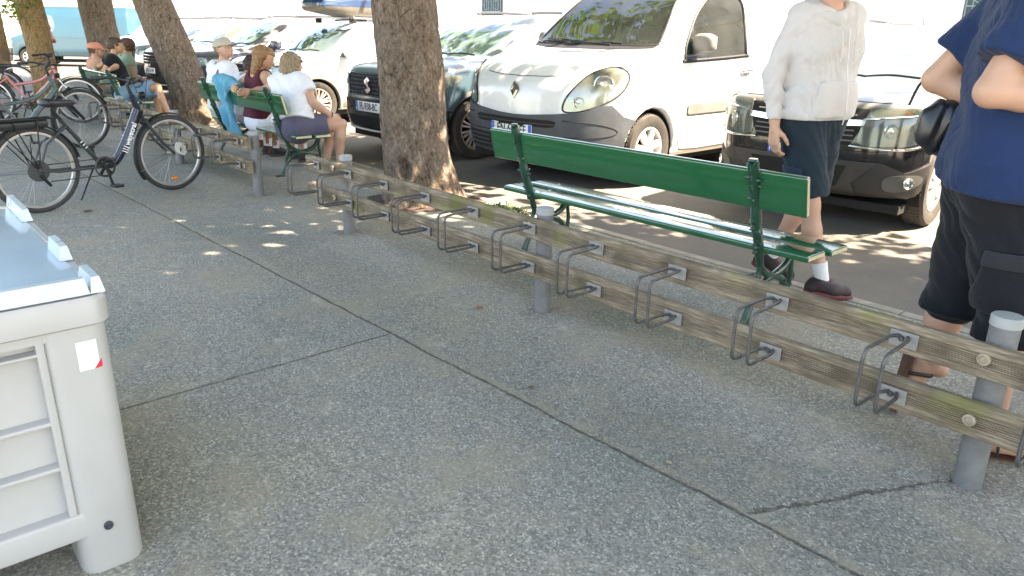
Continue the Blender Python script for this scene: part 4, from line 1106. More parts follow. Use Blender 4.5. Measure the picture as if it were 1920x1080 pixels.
far_rows = [(-15.0, 4.75, 1.05, 'dark blue grey car with silver window trim, behind the man in the beige cap', DARKB, 2.0),
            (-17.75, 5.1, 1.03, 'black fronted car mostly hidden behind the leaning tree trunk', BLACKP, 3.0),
            (-20.6, 5.35, 1.05, 'silver car behind the hugging couple', SILVER, 2.5),
            (-24.0, 5.8, 1.05, 'white car between the two left tree trunks', WHITE, 2.0),
            (-27.2, 6.2, 1.05, 'silver grey car half hidden behind the mossy tree trunk', SILVER, 2.0),
            (-.1, 5.9, 1.05, 'white car parked outside the photo to the right', WHITE, 2.0),
            (-20.0, 14.2, 1.05, 'dark blue car in the second row of the car park', DARKB, 182.0),
            (-4.9, 15.5, 1.05, 'white car in the second row, glimpsed behind the man in the hooded top', WHITE, 182.0),
            (-13.0, 14.6, 1.1, 'dark blue grey estate car in the second row behind the leaning tree', DARKB, 181.0)]
for (x, y, s, lab, pm, rz) in far_rows:
    c2 = copy_tree(far); c2.location = (x, y, 0); c2.rotation_euler = (0, 0, R(rz)); c2.scale = (s,)*3; c2['label'] = lab
    recolour(c2, pm, WHITE)
    if rz > 90: c2['group'] = 'cars in the second row'
def roof_box():
    t = empty('roof_box', (-12.25, 4.85, 0), R(2), 'glossy dark blue roof box with brown grey nose on top of the white car', 'roof box')
    def f(X, Y, Z):
        zc = 1.86; w = .40 - .10*np.clip((2.0-Y)/.9, 0, 1)**2; h = .17 - .10*np.clip((1.9-Y)/.7, 0, 1)
        q = np.maximum(np.abs(X)-w, 0); a = np.abs(Y-2.35)-1.05
        d = np.maximum(np.maximum(np.abs(X)-w, a), np.abs(Z-zc)-h)
        return smax(smax(np.abs(X)-w, np.abs(Z-zc)-h, .09), a, .06)
    V, F = sdf_mesh(f, (-.5,1.2,1.6), (.5,3.5,2.12), .025, 1)
    np_mesh('lid_shell', [(V, F)], paint('blue_black_box_paint', (.02,.05,.12), .15), t)
    V2 = V.copy(); m = V2[F].mean(1)[:, 2] < 1.83; V3 = V2*np.array((1.012, 1.004, 1)) + np.array((0, -.01, -.003))
    np_mesh('base_shell', [(V3, F[m])], mat('grey_brown_box_base', (.10,.09,.075), .5), t)
    for y in (1.75, 2.9):
        MB().tube([(-.62,y,1.665),(.62,y,1.665)], .018, 10, squash=1).build('cross_bar', CHROME, t, smooth=50)
        for x in (-.56, .56): MB().bbox((x-.035,y-.05,1.585),(x+.035,y+.05,1.66), .012, axis=2).build('bar_foot', RUBBER, t, smooth=50)
    t.scale = (1.01,)*3
roof_box()

# ---------------------------------------------------------------- black SUV at the right
def black_suv():
    side = [(.10,.30),(.02,.42),(-.02,.60),(-.01,.80),(.02,.98),(.14,1.07),(.4,1.115),(.8,1.15),(1.12,1.19),(1.4,1.36),(1.68,1.53),(1.95,1.64),(2.3,1.68),(3.1,1.68),(3.8,1.62),(4.1,1.35),(4.3,1.05),(4.32,.6),(4.2,.3),(3.9,.26),(2.1,.25),(.5,.26)]
    wz = [(.1,.82),(.3,.87),(.55,.905),(.85,.905),(1.05,.88),(1.17,.845),(1.4,.78),(1.6,.70),(1.75,.6)]
    c = Car(.91, side, wz, [(.84,.36),(3.51,.36)], .36, .026, (.13,.30), (.1,.22), 1.12, .08)
    t = empty('parked_car', (-3.14, 5.88, 0), R(5), 'black off-road style car with chrome grille behind the man in the hooded top', 'car')
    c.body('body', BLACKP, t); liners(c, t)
    ws = [(-.68,1.21),(-.3,1.195),(.3,1.195),(.68,1.21),(.71,1.25),(.64,1.43),(.57,1.58),(.5,1.61),(0,1.62),(-.5,1.61),(-.57,1.58),(-.64,1.43),(-.71,1.25)]
    c.patch('windscreen', 'F', ws, GLASS, t, .003, .06)
    for m in ('L', 'R'):
        c.patch('side_window', m, [(1.42,1.14),(2.3,1.15),(2.3,1.56),(2.05,1.54),(1.78,1.43),(1.5,1.26)], GLASS, t, .003, .06)
        c.patch('rear_side_window', m, [(2.38,1.15),(3.3,1.17),(3.4,1.3),(3.2,1.5),(2.9,1.56),(2.38,1.56)], GLASS, t, .003, .07)
    gl = mat('gloss_black_trim', (.02,.02,.022), .15)
    gp_ = [(-.50,1.01),(.50,1.01),(.46,.84),(.40,.72),(-.40,.72),(-.46,.84)]
    gr = c.patch('grille', 'F', gp_, UNDER, t, .008, .05, False)
    for z in (.76, .80, .84, .96):
        k = MB(); c.line(k, 'F', [(-.42,z),(0,z-.005),(.42,z)], .006, .014); k.build('grille_bar', PLASTG, gr)
    c.patch('grille_bow', 'F', [(-.50,.93),(0,.905),(.50,.93),(.49,.885),(0,.855),(-.49,.885)], CHROME, gr, .03, .04, False, .03)
    g = MB()
    for u in (-.30, -.2, .2, .3): pass
    for s in (-1, 1):
        hp = [(s*25,.745),(s*28,.99),(s*33,1.035),(s*50,1.035),(s*60,1.01),(s*61,.97),(s*57,.86),(s*48,.755),(s*38,.735)]
        h = headlight(c, t, 'C', hp, [(s*50,.865,.078), (s*37,.85,.055)], refl=mat('smoked_lamp_reflector', (.10,.11,.12), .12, .9, nscale=5, var=.1))
        c.patch('upper_lamp', 'C', [(s*28,.985),(s*33,1.025),(s*50,1.028),(s*59,1.005),(s*59,.985),(s*42,.97),(s*29,.945)], mat('bright_lamp_bowl', (.75,.77,.75), .12, .9), h, .006, .03, False, .004)
        k = MB(); c.line(k, 'C', [(s*26,.93),(s*40,.965),(s*58,.985)], .006, .03); k.build('lamp_divider', CHROME, h)
        k = MB(); c.line(k, 'C', [(s*22,.72),(s*38,.705),(s*50,.73),(s*60,.80)], .010, .014); k.build('lamp_trim', CHROME, h, smooth=60)
        c.patch('amber_lamp', 'C', [(s*41,1.0),(s*45,1.01),(s*44.5,.985),(s*41,.98)], AMBER, h, .010, .03, False)
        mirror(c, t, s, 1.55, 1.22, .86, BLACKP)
        for (y, z) in c.wheels: wheel(t, s*.80, y, z, .36, s, 'spoke7', ALLOY)
    lw = c.patch('lower_bumper', 'C', [(-68,.56),(-60,.60),(-45,.52),(-35,.60),(35,.60),(45,.52),(60,.60),(68,.56),(68,.36),(50,.31),(0,.30),(-50,.31),(-68,.36)], mat('dark_grey_bumper', (.03,.029,.028), .55, nscale=5, var=.2), t, .018, .04, False, .03)
    c.patch('skid_plate', 'C', [(-33,.60),(33,.60),(25,.42),(28,.30),(-28,.30),(-25,.42)], mat('satin_grey_skid', (.06,.057,.052), .45, .3), lw, .034, .04, False, .02)
    c.patch('lower_intake', 'C', [(-22,.56),(22,.56),(19,.38),(-19,.38)], UNDER, lw, .04, .04, False, .01)
    for s in (-1, 1):
        f = c.patch('fog_recess', 'C', [(s*38,.49),(s*52,.50),(s*54,.44),(s*46,.37),(s*38,.38)], mat('pale_recess', (.09,.085,.078), .6), lw, .024, .03, True, .01)
        p = c.pt('C', s*47, .44, .03); a = R(s*47); M = Matrix.Translation(p) @ Matrix.Rotation(a, 4, 'Z')
        k = MB(); k.lathe([(.044,.004),(.046,-.012),(.038,-.014),(.03,-.006),(0,-.012)], (0,0,0), 'Y', 24); k.v = [tuple(M @ Vector(v)) for v in k.v]; k.build('fog_lamp', mat('bright_lamp_bowl', (.75,.77,.75), .12, .9), f, smooth=40)
    plate(c, t, 0, .66, 'CX-204-MV')
    for x in (-.6, .6):
        g = MB(); c.line(g, 'T', [(x,2.1),(x,2.3),(x,3.2),(x,3.5)], .02, .05); g.build('roof_rail', CHROME, t, smooth=60)
    shut_lines(c, t, [('F', [(-.62,1.055),(-.3,1.06),(0,1.062),(.3,1.06),(.62,1.055)]), ('T', [(.66,.2),(.70,.6),(.74,1.0)]), ('T', [(-.66,.2),(-.70,.6),(-.74,1.0)])])
    for pts in ([(-.5,1.215),(-.25,1.235),(.05,1.215)], [(.02,1.215),(.25,1.235),(.5,1.22)]):
        g = MB(); c.line(g, 'F', pts, .008, .02); g.build('wiper', RUBBER, t, smooth=60)
    t.scale = (.975,)*3
black_suv()

# ---------------------------------------------------------------- teal van far away at the left
def teal_van():
    t = empty('panel_van', (-34.7, 5.3, 0), R(-41), 'large teal blue panel van far away at the left behind the tree trunks', 'van')
    side = [(.1,.4),(.0,.6),(.02,.95),(.15,1.15),(.75,1.35),(1.0,1.6),(1.35,2.05),(1.7,2.25),(2.4,2.35),(5.2,2.35),(5.4,2.2),(5.45,1.2),(5.4,.45),(3.0,.4)]
    wz = [(.3,.9),(.6,1.0),(1.2,1.0),(1.6,.97),(2.0,.92),(2.35,.82)]
    c = Car(1.0, side, wz, [(.95,.36),(4.2,.36)], .36, .05, (.15,.3), (.03,.1), 1.14, .1)
    c.body('body', paint('teal_van_paint', (.035,.12,.17), .35), t); liners(c, t)
    c.patch('windscreen', 'F', [(-.8,1.42),(.8,1.42),(.7,2.05),(-.7,2.05)], GLASS, t, .01, .1)
    for m in ('L', 'R'): c.patch('side_window', m, [(1.3,1.4),(2.2,1.4),(2.2,2.0),(1.75,1.98)], GLASS, t, .01, .1)
    for s in (-1, 1):
        for (y, z) in c.wheels: wheel(t, s*.87, y, z, .36, s)
        headlight(c, t, 'C', [(s*40,.95),(s*55,1.05),(s*62,1.2),(s*50,1.15),(s*40,1.08)], [(s*50,1.08,.05)])
    t.scale = (.87,)*3
teal_van()

# ================================================================ people
def skin_mat(name, c):
    if name in MC: return MC[name]
    t = NT(name); f = t.noise(6, 5, .6); col = t.ramp(f, [(.3, vary(c, .86)), (.55, c), (.75, (min(1, c[0]*1.1), c[1]*.98, c[2]*.95))])
    t.set(color=col, rough=.5, sss=.06); t.b.inputs["Subsurface Radius"].default_value = (.02, .008, .004)
    t.bump(t.noise(70, 4), .0006); MC[name] = t.m; return t.m
def cloth(name, c, weave=500, var=.08, rough=.9):
    if name in MC: return MC[name]
    t = NT(name); f = t.noise(5, 5, .6); col = t.ramp(f, [(.3, vary(c, 1-var)), (.6, c), (.8, vary(c, 1+var))])
    t.set(color=col, rough=rough, sheen=.1, spec=.2)
    h = t.math('ADD', t.math('MULTIPLY', t.noise(28, 5, .6), 1.0), t.math('MULTIPLY', t.noise(weave, 2), .15)); t.bump(h, .006); MC[name] = t.m; return t.m
def hair_mat(name, a, b):
    if name in MC: return MC[name]
    t = NT(name); f = t.noise(30, 6, .7, co=t.mapc((5, 5, .45))); t.set(color=t.ramp(f, [(.35, b), (.65, a)]), rough=.5); t.bump(f, .01); MC[name] = t.m; return t.m
def V3(*a): return np.array(a, float)
class Fig:
    """one seated or standing person; joints in metres: x to the person's right, y forward, z up"""
    def __init__(s, label, loc, rz, J, scale=1.12, step=.013, build=1.0, skin='light_skin', skin_c=(.52, .30, .205), group=None):
        s.root = empty('person', loc, R(rz), label, 'person', group); s.root.scale = (scale,)*3
        s.J = {k: V3(*v) for k, v in J.items()}; s.step = step; s.b = build; s.skin = skin_mat(skin, skin_c)
        J = s.J; s.spine = [J['pelvis'], J.get('waist', (J['pelvis']+J['chest'])/2), J['chest'], (J['shL']+J['shR'])/2]
        s.halfsep = [.075*build, .062*build, .088, .135]; s.rad = [.108*build, .094*build, .108*(.5+.5*build), .062]
        s.side = []
        ax = (J['hipR']-J['hipL']); ax /= np.linalg.norm(ax); sh = (J['shR']-J['shL']); sw = np.linalg.norm(sh); sh /= sw; s.sw = sw
        s.side = [ax, ax*.6+sh*.4, ax*.3+sh*.7, sh]
    def torso(s, X, Y, Z, inf=0, k=.05, n=8):
        d = None
        P, Sd = np.array(s.spine), np.array(s.side)
        for t in np.linspace(0, 3, n):
            i = min(int(t), 2); u = t - i; c = P[i]*(1-u)+P[i+1]*u; a = Sd[i]*(1-u)+Sd[i+1]*u; a = a/np.linalg.norm(a)
            h = s.halfsep[i]*(1-u)+s.halfsep[i+1]*u; r = s.rad[i]*(1-u)+s.rad[i+1]*u + inf
            e = cone_sdf(X, Y, Z, c-a*h, c+a*h, r, r); d = e if d is None else smin(d, e, k)
        return d
    def bounds(s, keys, pad):
        P = np.array([s.J[k] for k in keys]); return P.min(0)-pad, P.max(0)+pad
    def body(s, hands=True, curl=.5, face=True, bare_feet=True, hand_opts={}):
        J = s.J; st = s.step
        hc, hf = J['head'], J.get('face', V3(0, 1, 0)); hf = hf/np.linalg.norm(hf); up = J.get('headup', V3(0, 0, 1)); up = up - hf*np.dot(up, hf); up /= np.linalg.norm(up); rt = np.cross(hf, up)
        def arm(X, Y, Z, d, sd):
            a, e, w = J['sh'+sd], J['el'+sd], J['wr'+sd]
            d = smin(d, cone_sdf(X, Y, Z, a, e, .050*s.b, .039*s.b), .03)
            m = e*.7+w*.3
            d = smin(d, cone_sdf(X, Y, Z, e, m, .038*s.b, .040*s.b), .012); return smin(d, cone_sdf(X, Y, Z, m, w, .040*s.b, .026), .015)
        def leg(X, Y, Z, d, sd):
            a, e, w = J['hip'+sd], J['kn'+sd], J['an'+sd]
            d = smin(d, cone_sdf(X, Y, Z, a, e, .082*s.b, .052), .04)
            bk = np.cross(e-w, J['hipR']-J['hipL']); bk = bk/np.linalg.norm(bk)
            if np.dot(bk, J.get('toe'+sd, w+V3(0,1,0))-w) > 0: bk = -bk
            m = e*.68+w*.32+bk*.016
            d = smin(d, cone_sdf(X, Y, Z, e, m, .047, .051*s.b), .02); return smin(d, cone_sdf(X, Y, Z, m, w, .050*s.b, .032), .02)
        def f(X, Y, Z):
            d = s.torso(X, Y, Z)
            nb = (J['shL']+J['shR'])/2 + V3(0, 0, .02)
            d = smin(d, cone_sdf(X, Y, Z, nb, hc - up*.07 - hf*.018, .056, .050), .03)
            for q in 'LR': d = arm(X, Y, Z, d, q); d = leg(X, Y, Z, d, q)
            # head: skull, brow, cheek and jaw
            h = cone_sdf(X, Y, Z, hc + up*.025 - hf*.028, hc + up*.03 + hf*.022, .083, .074)
            h = smin(h, cone_sdf(X, Y, Z, hc - up*.055 + hf*.048 - rt*.012, hc - up*.055 + hf*.048 + rt*.012, .043, .043), .05)
            h = smin(h, cone_sdf(X, Y, Z, hc - up*.02 + hf*.03 - rt*.022, hc - up*.02 + hf*.03 + rt*.022, .055, .055), .03)
            return smin(d, h, .025)
        ks = [k for k in J if k not in ('face', 'headup')]; lo, hi = s.bounds(ks, .17)
        chunks = [sdf_mesh(f, lo, hi, st, 1)]
        # finer face on the same body
        def ff(X, Y, Z):
            h = cone_sdf(X, Y, Z, hc + up*.025 - hf*.028, hc + up*.03 + hf*.022, .0845, .0755)
            h = smin(h, cone_sdf(X, Y, Z, hc - up*.058 + hf*.050 - rt*.010, hc - up*.058 + hf*.050 + rt*.010, .043, .043), .05)
            h = smin(h, cone_sdf(X, Y, Z, hc - up*.02 + hf*.03 - rt*.024, hc - up*.02 + hf*.03 + rt*.024, .056, .056), .03)
            h = smin(h, cone_sdf(X, Y, Z, hc + up*.012 + hf*.092, hc - up*.028 + hf*.112, .009, .014), .016)     # nose
            h = smin(h, cone_sdf(X, Y, Z, hc - up*.028 + hf*.098 - rt*.011, hc - up*.028 + hf*.098 + rt*.011, .009, .009), .008)
            for q in (-1, 1):
                h = smax(h, -cone_sdf(X, Y, Z, hc + up*.008 + hf*.108 + rt*q*.030, hc + up*.004 + hf*.106 + rt*q*.036, .018, .016), .014)
                h = smin(h, cone_sdf(X, Y, Z, hc + up*.008 + hf*.079 + rt*q*.032, hc + up*.007 + hf*.079 + rt*q*.033, .0135, .0135), .004)
                e = cone_sdf(X, Y, Z, hc + up*.012 - hf*.008 + rt*q*.083, hc - up*.028 - hf*.002 + rt*q*.080, .017, .010)
                e = smax(e, -cone_sdf(X, Y, Z, hc + up*.008 + hf*.002 + rt*q*.103, hc - up*.014 + hf*.004 + rt*q*.098, .012, .009), .006)
                h = smin(h, e, .006)
            h = smin(h, cone_sdf(X, Y, Z, hc - up*.053 + hf*.094 - rt*.018, hc - up*.053 + hf*.094 + rt*.018, .007, .007), .006)
            h = smin(h, cone_sdf(X, Y, Z, hc - up*.064 + hf*.091 - rt*.014, hc - up*.064 + hf*.091 + rt*.014, .008, .008), .006)
            h = smax(h, -cone_sdf(X, Y, Z, hc - up*.0585 + hf*.104 - rt*.02, hc - up*.0585 + hf*.104 + rt*.02, .0025, .0025), .003)
            return h
        if face: chunks.append(sdf_mesh(ff, hc-.15, hc+.15, .006, 0))
        if hands:
            for q in 'LR': chunks.append(s.hand(q, *hand_opts.get(q, (curl,))))
        if bare_feet:
            for q in 'LR': chunks.append(s.foot(q))
        s.bodyo = np_mesh('body', chunks, s.skin, s.root)
        for q in (-1, 1):      # eyes: white with a dark iris
            c = hc + up*.008 + hf*.0805 + rt*q*.032; M = Matrix.Translation(Vector(c)) @ Vector(hf).to_track_quat('Z', 'Y').to_matrix().to_4x4()
            e = MB(); e.lathe([(0.0125*math.sin(a), .0125*math.cos(a)) for a in np.linspace(0, 1.5, 6)], (0, 0, 0), 'Z', 12); e.cur = 1
            e.lathe([(0.0131*math.sin(a), .0131*math.cos(a)) for a in np.linspace(0, .5, 4)], (0, 0, 0), 'Z', 12); e.v = [tuple(M @ Vector(v)) for v in e.v]
            e.build('eye', [mat('eye_white', (.7,.68,.65), .3), mat('dark_iris', (.05,.03,.02), .2)], s.root, smooth=60)
        return s.bodyo
    def hand(s, q, curl=.5, fwd=None, palm=None):
        J = s.J; w, e = J['wr'+q], J['el'+q]; d = V3(*fwd) if fwd is not None else (w-e); d = d/np.linalg.norm(d)
        sg = 1 if q == 'R' else -1
        n = V3(*palm) if palm is not None else V3(-sg, 0, 0); n = n - d*np.dot(n, d); n /= np.linalg.norm(n)   # palm faces n
        t = np.cross(d, n)*sg                                     # towards the thumb side
        if palm is None and np.dot(t, V3(0, 1, 0)) < 0: t = -t
        pr = []
        for i, o in enumerate((.027, .009, -.009, -.026)):
            L = (.088, .092, .088, .080)[i]; k = w + d*L + t*o*1.05; pr.append((w + t*o*.55 + d*.01, k, .017, .0115))
            seg = [(.040, .0095), (.026, .0085), (.019, .0075)]; sc = (.95, 1.05, 1.0, .8)[i]; p = k; a = curl*(.55+.1*i); r0 = .0098
            for L2, r1 in seg:
                dd = d*math.cos(a) + n*math.sin(a); p2 = p + dd*L2*sc; pr.append((p, p2, r0, r1)); p = p2; r0 = r1; a += curl*.95
        b = w + t*.018 + d*.022 + n*.006; p1 = b + (d*.55 + t*.62 + n*.4)*.042; p2 = p1 + (d*.8 + t*.25 + n*.45)*.032; p3 = p2 + (d*.85 + n*.5)*.024
        pr += [(b, p1, .017, .012), (p1, p2, .0115, .0105), (p2, p3, .0105, .0085), (w - d*.03, w + d*.02, .0265, .024)]
        def f(X, Y, Z):
            d0 = None
            for (a, c, ra, rb) in pr:
                v = cone_sdf(X, Y, Z, a, c, ra, rb); d0 = v if d0 is None else smin(d0, v, .0045)
            return d0
        P = np.array([p for x in pr for p in x[:2]]); return sdf_mesh(f, P.min(0)-.035, P.max(0)+.035, .0046 if s.step < .014 else .006, 0)
    def footprims(s, q):
        J = s.J; a = J['an'+q]; t = J.get('toe'+q, a + V3(0, 1, 0)) - a; t = t/np.linalg.norm(t)
        dn = J.get('sole'+q, V3(0, 0, -1)); dn = dn - t*np.dot(dn, t); dn /= np.linalg.norm(dn); sd = np.cross(t, dn)
        return a, t, dn, sd
    def foot(s, q):
        a, t, dn, sd = s.footprims(q)
        pr = [(a - dn*.03, a + dn*.03 - t*.03, .031, .03), (a + dn*.045 - t*.035, a + dn*.05 + t*.03, .026, .027), (a + dn*.02, a + dn*.045 + t*.12, .034, .022), (a+dn*.052+t*.02-sd*.01, a + dn*.055 + t*.13 - sd*.022, .02, .019), (a+dn*.052+t*.02+sd*.01, a + dn*.055 + t*.12 + sd*.024, .02, .018)]
        for i, o in enumerate((-.034, -.015, 0, .015, .029)):
            L = (.175, .178, .17, .16, .148)[i] if q == 'R' else (.175, .178, .17, .16, .148)[i]
            oo = o if q == 'L' else -o
            pr.append((a + dn*.058 + t*.115 + sd*oo*.95, a + dn*.064 + t*L + sd*oo*1.1, .0125, .0105 if i else .013))
        def f(X, Y, Z):
            d0 = None
            for (p, c, ra, rb) in pr:
                v = cone_sdf(X, Y, Z, p, c, ra, rb); d0 = v if d0 is None else smin(d0, v, .012)
            return d0
        P = np.array([p for x in pr for p in x[:2]]); return sdf_mesh(f, P.min(0)-.04, P.max(0)+.04, .0065, 0)
    def shoe(s, q, upper, sole, sock=None, sock_h=.09, accent=None):
        a, t, dn, sd = s.footprims(q)
        def U(X, Y, Z):
            d = cone_sdf(X, Y, Z, a + dn*.045 - t*.045, a + dn*.05 + t*.14, .040, .036)
            d = smin(d, cone_sdf(X, Y, Z, a + dn*.005 - t*.015, a + dn*.04 + t*.07, .046, .040), .03)
            d = smin(d, cone_sdf(X, Y, Z, a + dn*.05 + t*.06 - sd*.012, a + dn*.052 + t*.06 + sd*.012, .038, .038), .03)
            top = -((X-a[0])*dn[0] + (Y-a[1])*dn[1] + (Z-a[2])*dn[2]) - .012
            bot = ((X-a[0])*dn[0] + (Y-a[1])*dn[1] + (Z-a[2])*dn[2]) - .066
            d = smax(d, top, .008); return smax(d, bot, .006)
        def S(X, Y, Z):
            h = (X-a[0])*dn[0] + (Y-a[1])*dn[1] + (Z-a[2])*dn[2]
            dx = (X-a[0]) - dn[0]*h; dy = (Y-a[1]) - dn[1]*h; dz = (Z-a[2]) - dn[2]*h
            l = dx*t[0]+dy*t[1]+dz*t[2]; m = dx*sd[0]+dy*sd[1]+dz*sd[2]
            e = np.sqrt((np.clip(np.abs(l-.055)-.095, 0, None))**2 + m**2) - (.045 + .004*np.sin(l*26))
            return smax(e, np.abs(h-.074)-.016, .008)
        lo, hi = np.minimum(a-.1, a+t*.2+dn*.09-.07), np.maximum(a+.1, a+t*.2+dn*.09+.07)
        st = .0075; o = np_mesh('shoe', [(*sdf_mesh(U, lo, hi, st, 1), 0)], upper, s.root)
        np_mesh('shoe_sole', [(*sdf_mesh(S, lo, hi, st, 0), 0)], sole, o)
        for k in range(4):
            c = a + t*(.035+.018*k) + dn*(-.022+.011*k); 
            MB().tube([Vector(c-sd*.028+dn*.012), Vector(c-dn*.002), Vector(c+sd*.028+dn*.012)], .0035, 6).build('lace', accent or sole, o, smooth=60)
        if sock:
            k = s.J['kn'+q]; u = (k-a); u /= np.linalg.norm(u)
            g = MB(); P = [a+dn*.02, a, a+u*sock_h*.5, a+u*sock_h]; g.tube([Vector(p) for p in P], [.038, .038, .039*s.b, .043*s.b], 18); g.build('sock', sock, s.root, smooth=60)
    def wrinkle(s, X, Y, Z, amp, seed=0):
        w1 = np.sin(31*Z + 9*np.sin(11*X+seed) + 6*np.sin(9*Y+seed*2)); w2 = np.sin(57*Z + 22*X - 15*Y + 5*np.sin(17*X+seed)); w3 = np.sin(23*X+19*Y+4*np.sin(13*Z+seed))
        m = .5+.5*np.sin(7*Z+5*X+seed*1.3)*np.cos(6*Y+seed)
        return amp*(-np.abs(w1)**.7*1.1*m - np.abs(w2)**.6*.5*(1-m) + w3*.4 + .7)
    def shirt(s, m, sleeve=.45, hem=.02, inf=.016, neck=.07, name='shirt', fold=.004, sleeve_r=.018, cuff=True, seed=1, tank=False, belly=0):
        J = s.J; up = s.spine[1]-s.spine[0]; up = up/np.linalg.norm(up)
        nb = (J['shL']+J['shR'])/2 + V3(0, 0, .055); hp = J['pelvis'] + up*hem
        def f(X, Y, Z):
            d = s.torso(X, Y, Z, inf, .07)
            if belly:
                c = s.spine[1]*.55+s.spine[0]*.45 + V3(0, .05, 0)*belly; d = smin(d, cone_sdf(X, Y, Z, c - V3(.06,0,0), c + V3(.06,0,0), .105+.02*belly, .105+.02*belly), .09)
            # skirt of the garment reaches down over the hips
            c0, c1 = s.spine[0], s.spine[0] - up*.12; a = s.side[0]*s.halfsep[0]
            e = smin(cone_sdf(X, Y, Z, c0-a, c1-a, s.rad[0]+inf+.006, s.rad[0]+inf+.006), cone_sdf(X, Y, Z, c0+a, c1+a, s.rad[0]+inf+.006, s.rad[0]+inf+.006), .08); d = smin(d, e, .05)
            for q in 'LR':
                a, e, w = J['sh'+q], J['el'+q], J['wr'+q]
                if tank: continue
                if sleeve <= 1:
                    u = (e-a); L = np.linalg.norm(u); u = u/L; r = .054*s.b+sleeve_r
                    c = cone_sdf(X, Y, Z, a, a+u*(L*sleeve+.1), r, r*.98)
                    c = smax(c, (X-a[0])*u[0]+(Y-a[1])*u[1]+(Z-a[2])*u[2] - L*sleeve, .006); d = smin(d, c, .03)
                else:
                    c = smin(cone_sdf(X, Y, Z, a, e, .054*s.b+sleeve_r, .045*s.b+sleeve_r), cone_sdf(X, Y, Z, e, e*.06+w*.94, .045*s.b+sleeve_r, .034+sleeve_r*.5), .03); d = smin(d, c, .011)
            d = d + s.wrinkle(X, Y, Z, fold, seed)
            low = -((X-hp[0])*up[0]+(Y-hp[1])*up[1]+(Z-hp[2])*up[2]); d = smax(d, low, .008)
            d = smax(d, -cone_sdf(X, Y, Z, nb + V3(0, .02, .05), nb, neck+.02, neck), .008)
            if tank:
                for q in 'LR': d = smax(d, -cone_sdf(X, Y, Z, J['sh'+q]*1.0 + s.side[3]*(.03 if q == 'R' else -.03) , J['sh'+q] + s.side[3]*(.06 if q == 'R' else -.06) - V3(0,0,.05), .085, .07), .01)
                d = smax(d, -cone_sdf(X, Y, Z, nb + V3(0, -.04, 0), nb+V3(0,-.05,.05), .085, .11), .01)
            return d
        lo, hi = s.bounds(['pelvis', 'chest', 'shL', 'shR', 'elL', 'elR'] + (['wrL', 'wrR'] if sleeve > 1 else []), .19)
        o = np_mesh(name, [sdf_mesh(f, lo, hi, s.step*.85, 1)], m, s.root); return o
    def shorts(s, m, length=.75, inf=.02, name='shorts', top=.06, flare=.02, fold=.004, seed=3):
        J = s.J; up = s.spine[1]-s.spine[0]; up = up/np.linalg.norm(up); tp = J['pelvis'] + up*top
        def f(X, Y, Z):
            d = s.torso(X, Y, Z, inf*.55, .05); a = s.side[0]*s.halfsep[0]; c0 = s.spine[0]
            d = smin(d, cone_sdf(X, Y, Z, c0-a-up*.05, c0+a-up*.05, s.rad[0]+.008, s.rad[0]+.008), .04)
            d = smax(d, (X-tp[0])*up[0]+(Y-tp[1])*up[1]+(Z-tp[2])*up[2], .008)
            for q in 'LR':
                h, k = J['hip'+q], J['kn'+q]; w = J['an'+q]; u = k-h; L = np.linalg.norm(u); u = u/L
                if length <= 1.0:
                    c = cone_sdf(X, Y, Z, h, k, .086*s.b+inf, .058+inf+flare)
                    c = smax(c, (X-h[0])*u[0]+(Y-h[1])*u[1]+(Z-h[2])*u[2] - L*length, .006)
                else:
                    c = cone_sdf(X, Y, Z, h, k, .086*s.b+inf, .064+inf); k2 = k + (w-k)*(length-1); v = (w-k)/np.linalg.norm(w-k)
                    c2 = cone_sdf(X, Y, Z, k, k + (w-k)*(length-.85), .062+inf, .058+inf+flare); c2 = smax(c2, (X-k2[0])*v[0]+(Y-k2[1])*v[1]+(Z-k2[2])*v[2], .006); c = smin(c, c2, .03)
                d = smin(d, c, .03)
            return d + s.wrinkle(X, Y, Z, fold, seed)
        lo, hi = s.bounds(['pelvis', 'knL', 'knR'] + (['anL', 'anR'] if length > 1 else []), .18); return np_mesh(name, [sdf_mesh(f, lo, hi, s.step*.85, 1)], m, s.root)
    def hair(s, m, length=0, inf=.012, seed=0, thick=.05, spread=.06, back=.02, side_len=None):
        J = s.J; hc, hf = J['head'], J.get('face', V3(0, 1, 0)); hf = hf/np.linalg.norm(hf); up = J.get('headup', V3(0, 0, 1)); up = up - hf*np.dot(up, hf); up /= np.linalg.norm(up); rt = np.cross(hf, up)
        def f(X, Y, Z):
            d = cone_sdf(X, Y, Z, hc + up*.028 - hf*.030, hc + up*.034 + hf*.018, .084+inf, .076+inf)
            if length:
                for (o, l) in ((-1, 1), (-.5, 1.05), (0, 1.08), (.5, 1.03), (1, .97)):
                    p = hc - hf*(back+.045*(1-abs(o))) + rt*o*.062 + up*.01; e = hc - hf*(back+.04*(1-abs(o)*.6)) + rt*o*spread - up*length*l; d = smin(d, cone_sdf(X, Y, Z, p, e, thick, thick*.62), .03)
            fx = (X-hc[0])*hf[0]+(Y-hc[1])*hf[1]+(Z-hc[2])*hf[2]; fz = (X-hc[0])*up[0]+(Y-hc[1])*up[1]+(Z-hc[2])*up[2]
            cut = np.minimum(fx - (.045 if not length else .03), .055 - fz)       # face stays free
            low = np.minimum(-fz - .045, 9) if not length else -9
            d = smax(d, cut, .01)
            if not length: d = smax(d, np.minimum(-fz - .035 + 0*fx, fx*0+9), .01)
            st = .004*np.sin(70*((X-hc[0])*rt[0]+(Y-hc[1])*rt[1]) + 40*fx + 6*np.sin(fz*40+seed)) + .0025*np.sin(150*((X-hc[0])*rt[0]+(Y-hc[1])*rt[1])+90*fx)
            return d + st
